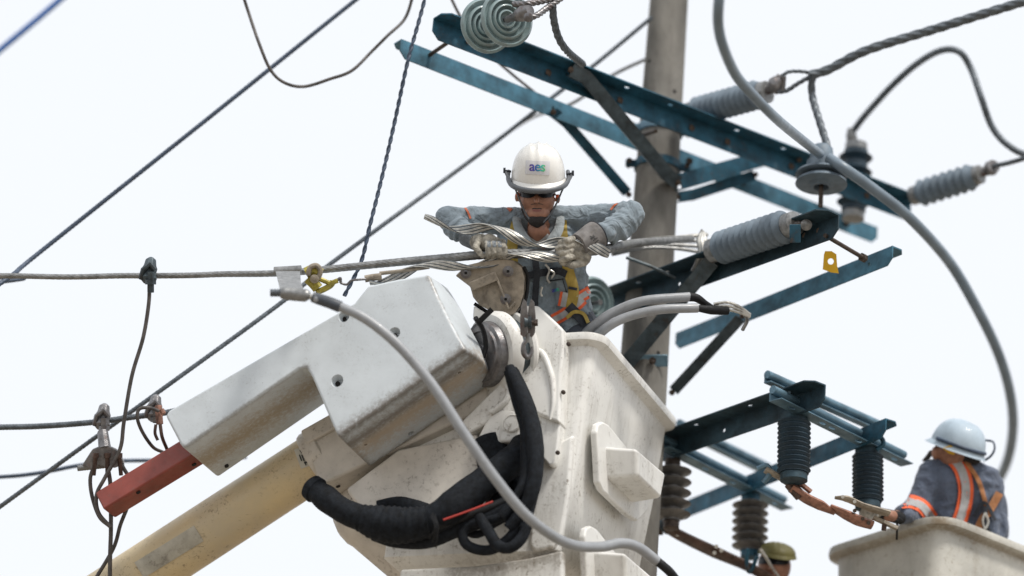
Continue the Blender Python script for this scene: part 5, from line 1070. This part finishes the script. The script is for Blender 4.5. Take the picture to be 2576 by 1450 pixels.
m = MB(); ax_ = (P(1458, 616, -.10) - P(1503, 592, -.03)); m.lathe([(.060, -.005), (.083, .0), (.082, .035), (.074, .075), (.066, ax_.length + .01), (.05, ax_.length + .012)], P(1503, 592, -.03), ax_, 36); cf = m.build('glove_cuff', M_['cuff'], man, smooth=60)
m = MB(); m.lathe([(.0835, -.001), (.0855, .003), (.0835, .007)], P(1503, 592, -.03), ax_, 36); m.build('cuff_hem', M_['strap_dark'], cf)
Tcf = bvh(cf)
for a_, b_ in (((1484, 594), (1497, 600)), ((1489, 603), (1493, 591)), ((1485, 601), (1497, 594)), ((1496, 612), (1506, 604)), ((1492, 606), (1503, 598))):
    ribbon(Tcf, [a_, b_], 2.2, 'printed_mark', 'print', cf, off=.003, ncr=1, thick=.001, per=3)

# --- second worker, seen from behind in the right bucket
w2 = thing('person', K2 - Z * 1.0 + L2b * .4 + e2b * .4, 'worker in navy shirt with orange and silver stripes, seen from behind in the right bucket', 'person')
d2 = 1.15
b2i = [('e', P(2395, 1128, d2 - .02), (.10, .125, .11), R3), ('c', P(2400, 1150, d2), .06, P(2415, 1190, d2), .07), ('c', P(2350, 1215, d2), .06, P(2465, 1222, d2 + .09), .045), ('c', P(2420, 1240, d2 + .05), .09, P(2430, 1420, d2 + .05), .09), ('c', P(2345, 1215, d2), .05, P(2300, 1300, d2 - .1), .045), ('c', P(2300, 1300, d2 - .1), .045, P(2235, 1298, d2 - .5), .032), ('c', P(2480, 1250, d2 + .1), .04, P(2495, 1340, d2 + .1), .03), ('e', P(2352, 1140, d2 - .06), (.022, .04, .03), R3)]
for s_ in (-1, 1):
    a_ = P(2430, 1420, d2) + R * (.09 * s_); b2i += [('c', a_, .09, a_ - Z * .75, .05)]
body2 = blob('body', b2i, .008, 'skin', w2, 3)
s2i = [('c', P(2352, 1189, d2), .085, P(2400, 1174, d2), .085), ('c', P(2400, 1174, d2), .085, P(2478, 1206, d2 + .04), .085), ('c', P(2375, 1219, d2), .14, P(2380, 1414, d2), .15), ('c', P(2450, 1229, d2 + .05), .14, P(2475, 1414, d2 + .05), .13), ('c', P(2345, 1199, d2 - .04), .088, P(2312, 1274, d2 - .1), .080), ('c', P(2312, 1274, d2 - .1), .080, P(2292, 1302, d2 - .2), .07), ('c', P(2300, 1284, d2 - .15), .07, P(2270, 1296, d2 - .35), .05), ('c', P(2490, 1224, d2 + .05), .08, P(2515, 1334, d2 + .05), .06)]
sh2 = blob('shirt', s2i, .009, 'shirt_navy', w2, 5, fold(.009, 9))
T2 = bvh(sh2)
for w_, mt, o_ in ((38, 'orange', .014), (21, 'silver', .021)):
    ribbon(T2, [(2398, 1152), (2420, 1185), (2430, 1230), (2424, 1280), (2408, 1325)], w_, 'hi_vis_band', mt, sh2, off=o_)
    ribbon(T2, [(2268, 1262), (2295, 1262), (2322, 1275), (2345, 1305)], w_ * .9, 'hi_vis_band', mt, sh2, off=o_)
ribbon(T2, [(2430, 1160), (2462, 1210), (2478, 1260), (2490, 1300)], 11, 'harness_strap', 'strap_brown', w2, off=.02, thick=.008)
ribbon(T2, [(2515, 1240), (2492, 1280), (2470, 1310), (2455, 1345)], 20, 'harness_strap', 'strap_brown', w2, off=.02, thick=.008)
ribbon(T2, [(2450, 1300), (2470, 1268), (2484, 1270), (2505, 1310)], 8, 'harness_webbing', 'strap_dark', w2, off=.03, thick=.01)
ribbon(T2, [(2478, 1275), (2482, 1320), (2490, 1350)], 12, 'harness_webbing', 'strap_dark', w2, off=.03, thick=.01)
pp = [hit(T2, x, y, .05) or P(x, y, d2 - .2) for x, y in ((2478, 1290), (2486, 1312), (2478, 1330), (2472, 1310), (2478, 1290))]; m = MB(); m.tube(spl(pp, 5), .007, 8); m.build('dorsal_ring', M_['alu_bright'], w2)
ha = rad(20); HU2 = (U * math.cos(ha) + R * math.sin(ha) * .9 - F * .05).normalized(); HF2 = (-R * .6 + F * .8); HF2 = (HF2 - HU2 * HF2.dot(HU2)).normalized(); HR2 = HF2.cross(HU2)
O2 = P(2408, 1128, d2 - .02)
hel2 = thing('helmet', O2, 'pale blue-white hard hat on the worker seen from behind', 'helmet')
dome(O2, HU2, HF2, HR2, .15, .172, .165, 'shell', 'helmet_blue', hel2, .004); brim(O2, HU2, HF2, HR2, .15, .172, .014, .035, 'brim', 'helmet_blue', hel2, .012)
arc(O2, HU2, HF2, HR2, .152, .175, 170, 372, lambda f: .022, .008, 'headlamp_band', 'wire_dark', hel2, 30, 1.4)
blob('hair', [('e', P(2415, 1140, d2 + .0), (.095, .09, .10), R3), ('c', P(2385, 1146, d2 - .06), .045, P(2450, 1152, d2 - .04), .045)], .008, 'beard', w2, 3)
m = MB(); m.extrude([P(2372, 1128, d2 - .16), P(2392, 1120, d2 - .17), P(2404, 1128, d2 - .17), P(2402, 1145, d2 - .16), P(2388, 1142, d2 - .16)], F * .02); m.build('suspension_band', M_['yellow_tag'], hel2, bevel=.003)
m = MB(); m.tube(spl([P(2480, 1108, d2), P(2498, 1112, d2 - .02), P(2502, 1130, d2 - .04), P(2492, 1148, d2 - .05), P(2474, 1160, d2 - .05)], 5), .012, 8, flat=.5); m.build('visor_edge', M_['wire_dark'], hel2)
m = MB(); m.tube(spl([P(2326, 1160, d2 + .05), P(2336, 1148, d2), P(2345, 1135, d2 - .05)], 5), .018, 8, flat=.3); m.build('visor_tip', M_['cuff'], hel2)
g2 = [('c', P(2262, 1303, .75), .040, P(2215, 1292, .66), .034)]
blob('glove_cuff', g2, .007, 'rubber', w2, 3)
g3 = [('e', P(2200, 1290, .62), (.05, .03, .035), R3)]
for i in range(4): g3 += [('c', P(2195, 1278 + 7 * i, .58), .013, P(2172, 1275 + 7 * i, .56), .013), ('c', P(2172, 1275 + 7 * i, .56), .013, P(2165, 1282 + 6 * i, .62), .011)]
g3 += [('c', P(2205, 1300, .58), .013, P(2185, 1308, .56), .012)]
blob('glove', g3, .0045, 'glove', w2, 2)

# --- third worker, mostly hidden at the bottom
w3 = thing('person', P(1940, 1640, 1.3), 'third worker with dark glasses, mostly hidden at the bottom behind the switch blade', 'person')
d3 = 1.3
blob('body', [('e', P(1948, 1424, d3), (.098, .115, .10), R3), ('e', P(1946, 1452, d3 - .03), (.06, .06, .07), R3), ('c', P(1942, 1418, d3 - .10), .012, P(1940, 1432, d3 - .125), .016), ('c', P(1950, 1470, d3 + .04), .06, P(1950, 1540, d3 + .05), .08), ('c', P(1860, 1530, d3 + .05), .07, P(2040, 1530, d3 + .05), .07), ('c', P(1950, 1540, d3 + .05), .15, P(1950, 1760, d3 + .05), .13), ('c', P(1870, 1530, d3), .05, P(1850, 1660, d3 - .1), .04), ('c', P(2030, 1530, d3), .05, P(2050, 1660, d3 - .1), .04)], .008, 'skin', w3, 3)
b3_ = w3.children[0]; T3 = bvh(b3_)
ribbon(T3, [(1908, 1410), (1930, 1409), (1948, 1411), (1968, 1412), (1984, 1410)], 19, 'sunglasses', 'glass_dark', w3, off=.014)
blob('shirt', [('c', P(1850, 1540, d3 + .05), .09, P(2050, 1540, d3 + .05), .09), ('c', P(1950, 1560, d3 + .05), .19, P(1950, 1780, d3 + .05), .17)], .012, 'shirt_navy', w3, 3, fold(.008))
hel3 = thing('helmet', P(1952, 1395, d3), 'olive-yellow hard hat on the third worker at the bottom', 'helmet')
M_['helmet_olive'] = mat('olive_yellow_helmet', (.13, .115, .03), .6, 0, .1, 10)
HU3 = (U * .95 + R * .15 - F * .1).normalized(); HF3 = (-F - HU3 * (-F).dot(HU3)).normalized(); O3 = P(1956, 1393, d3)
dome(O3, HU3, HF3, HU3.cross(HF3) * -1, .108, .12, .062, 'shell', 'helmet_olive', hel3, .003); brim(O3, HU3, HF3, HU3.cross(HF3) * -1, .108, .12, .004, .015, 'brim', 'helmet_olive', hel3, .004)
m = MB(); m.tube(spl([P(1912, 1382, d3 - .2), P(1925, 1400, d3 - .22), P(1940, 1425, d3 - .22), P(1965, 1460, d3 - .2)], 6), .011, 14, lobes=3, amp=.3, pitch=.04); tag(m.build('rope', M_['rope']), 'pale rope crossing the third worker face', 'rope')
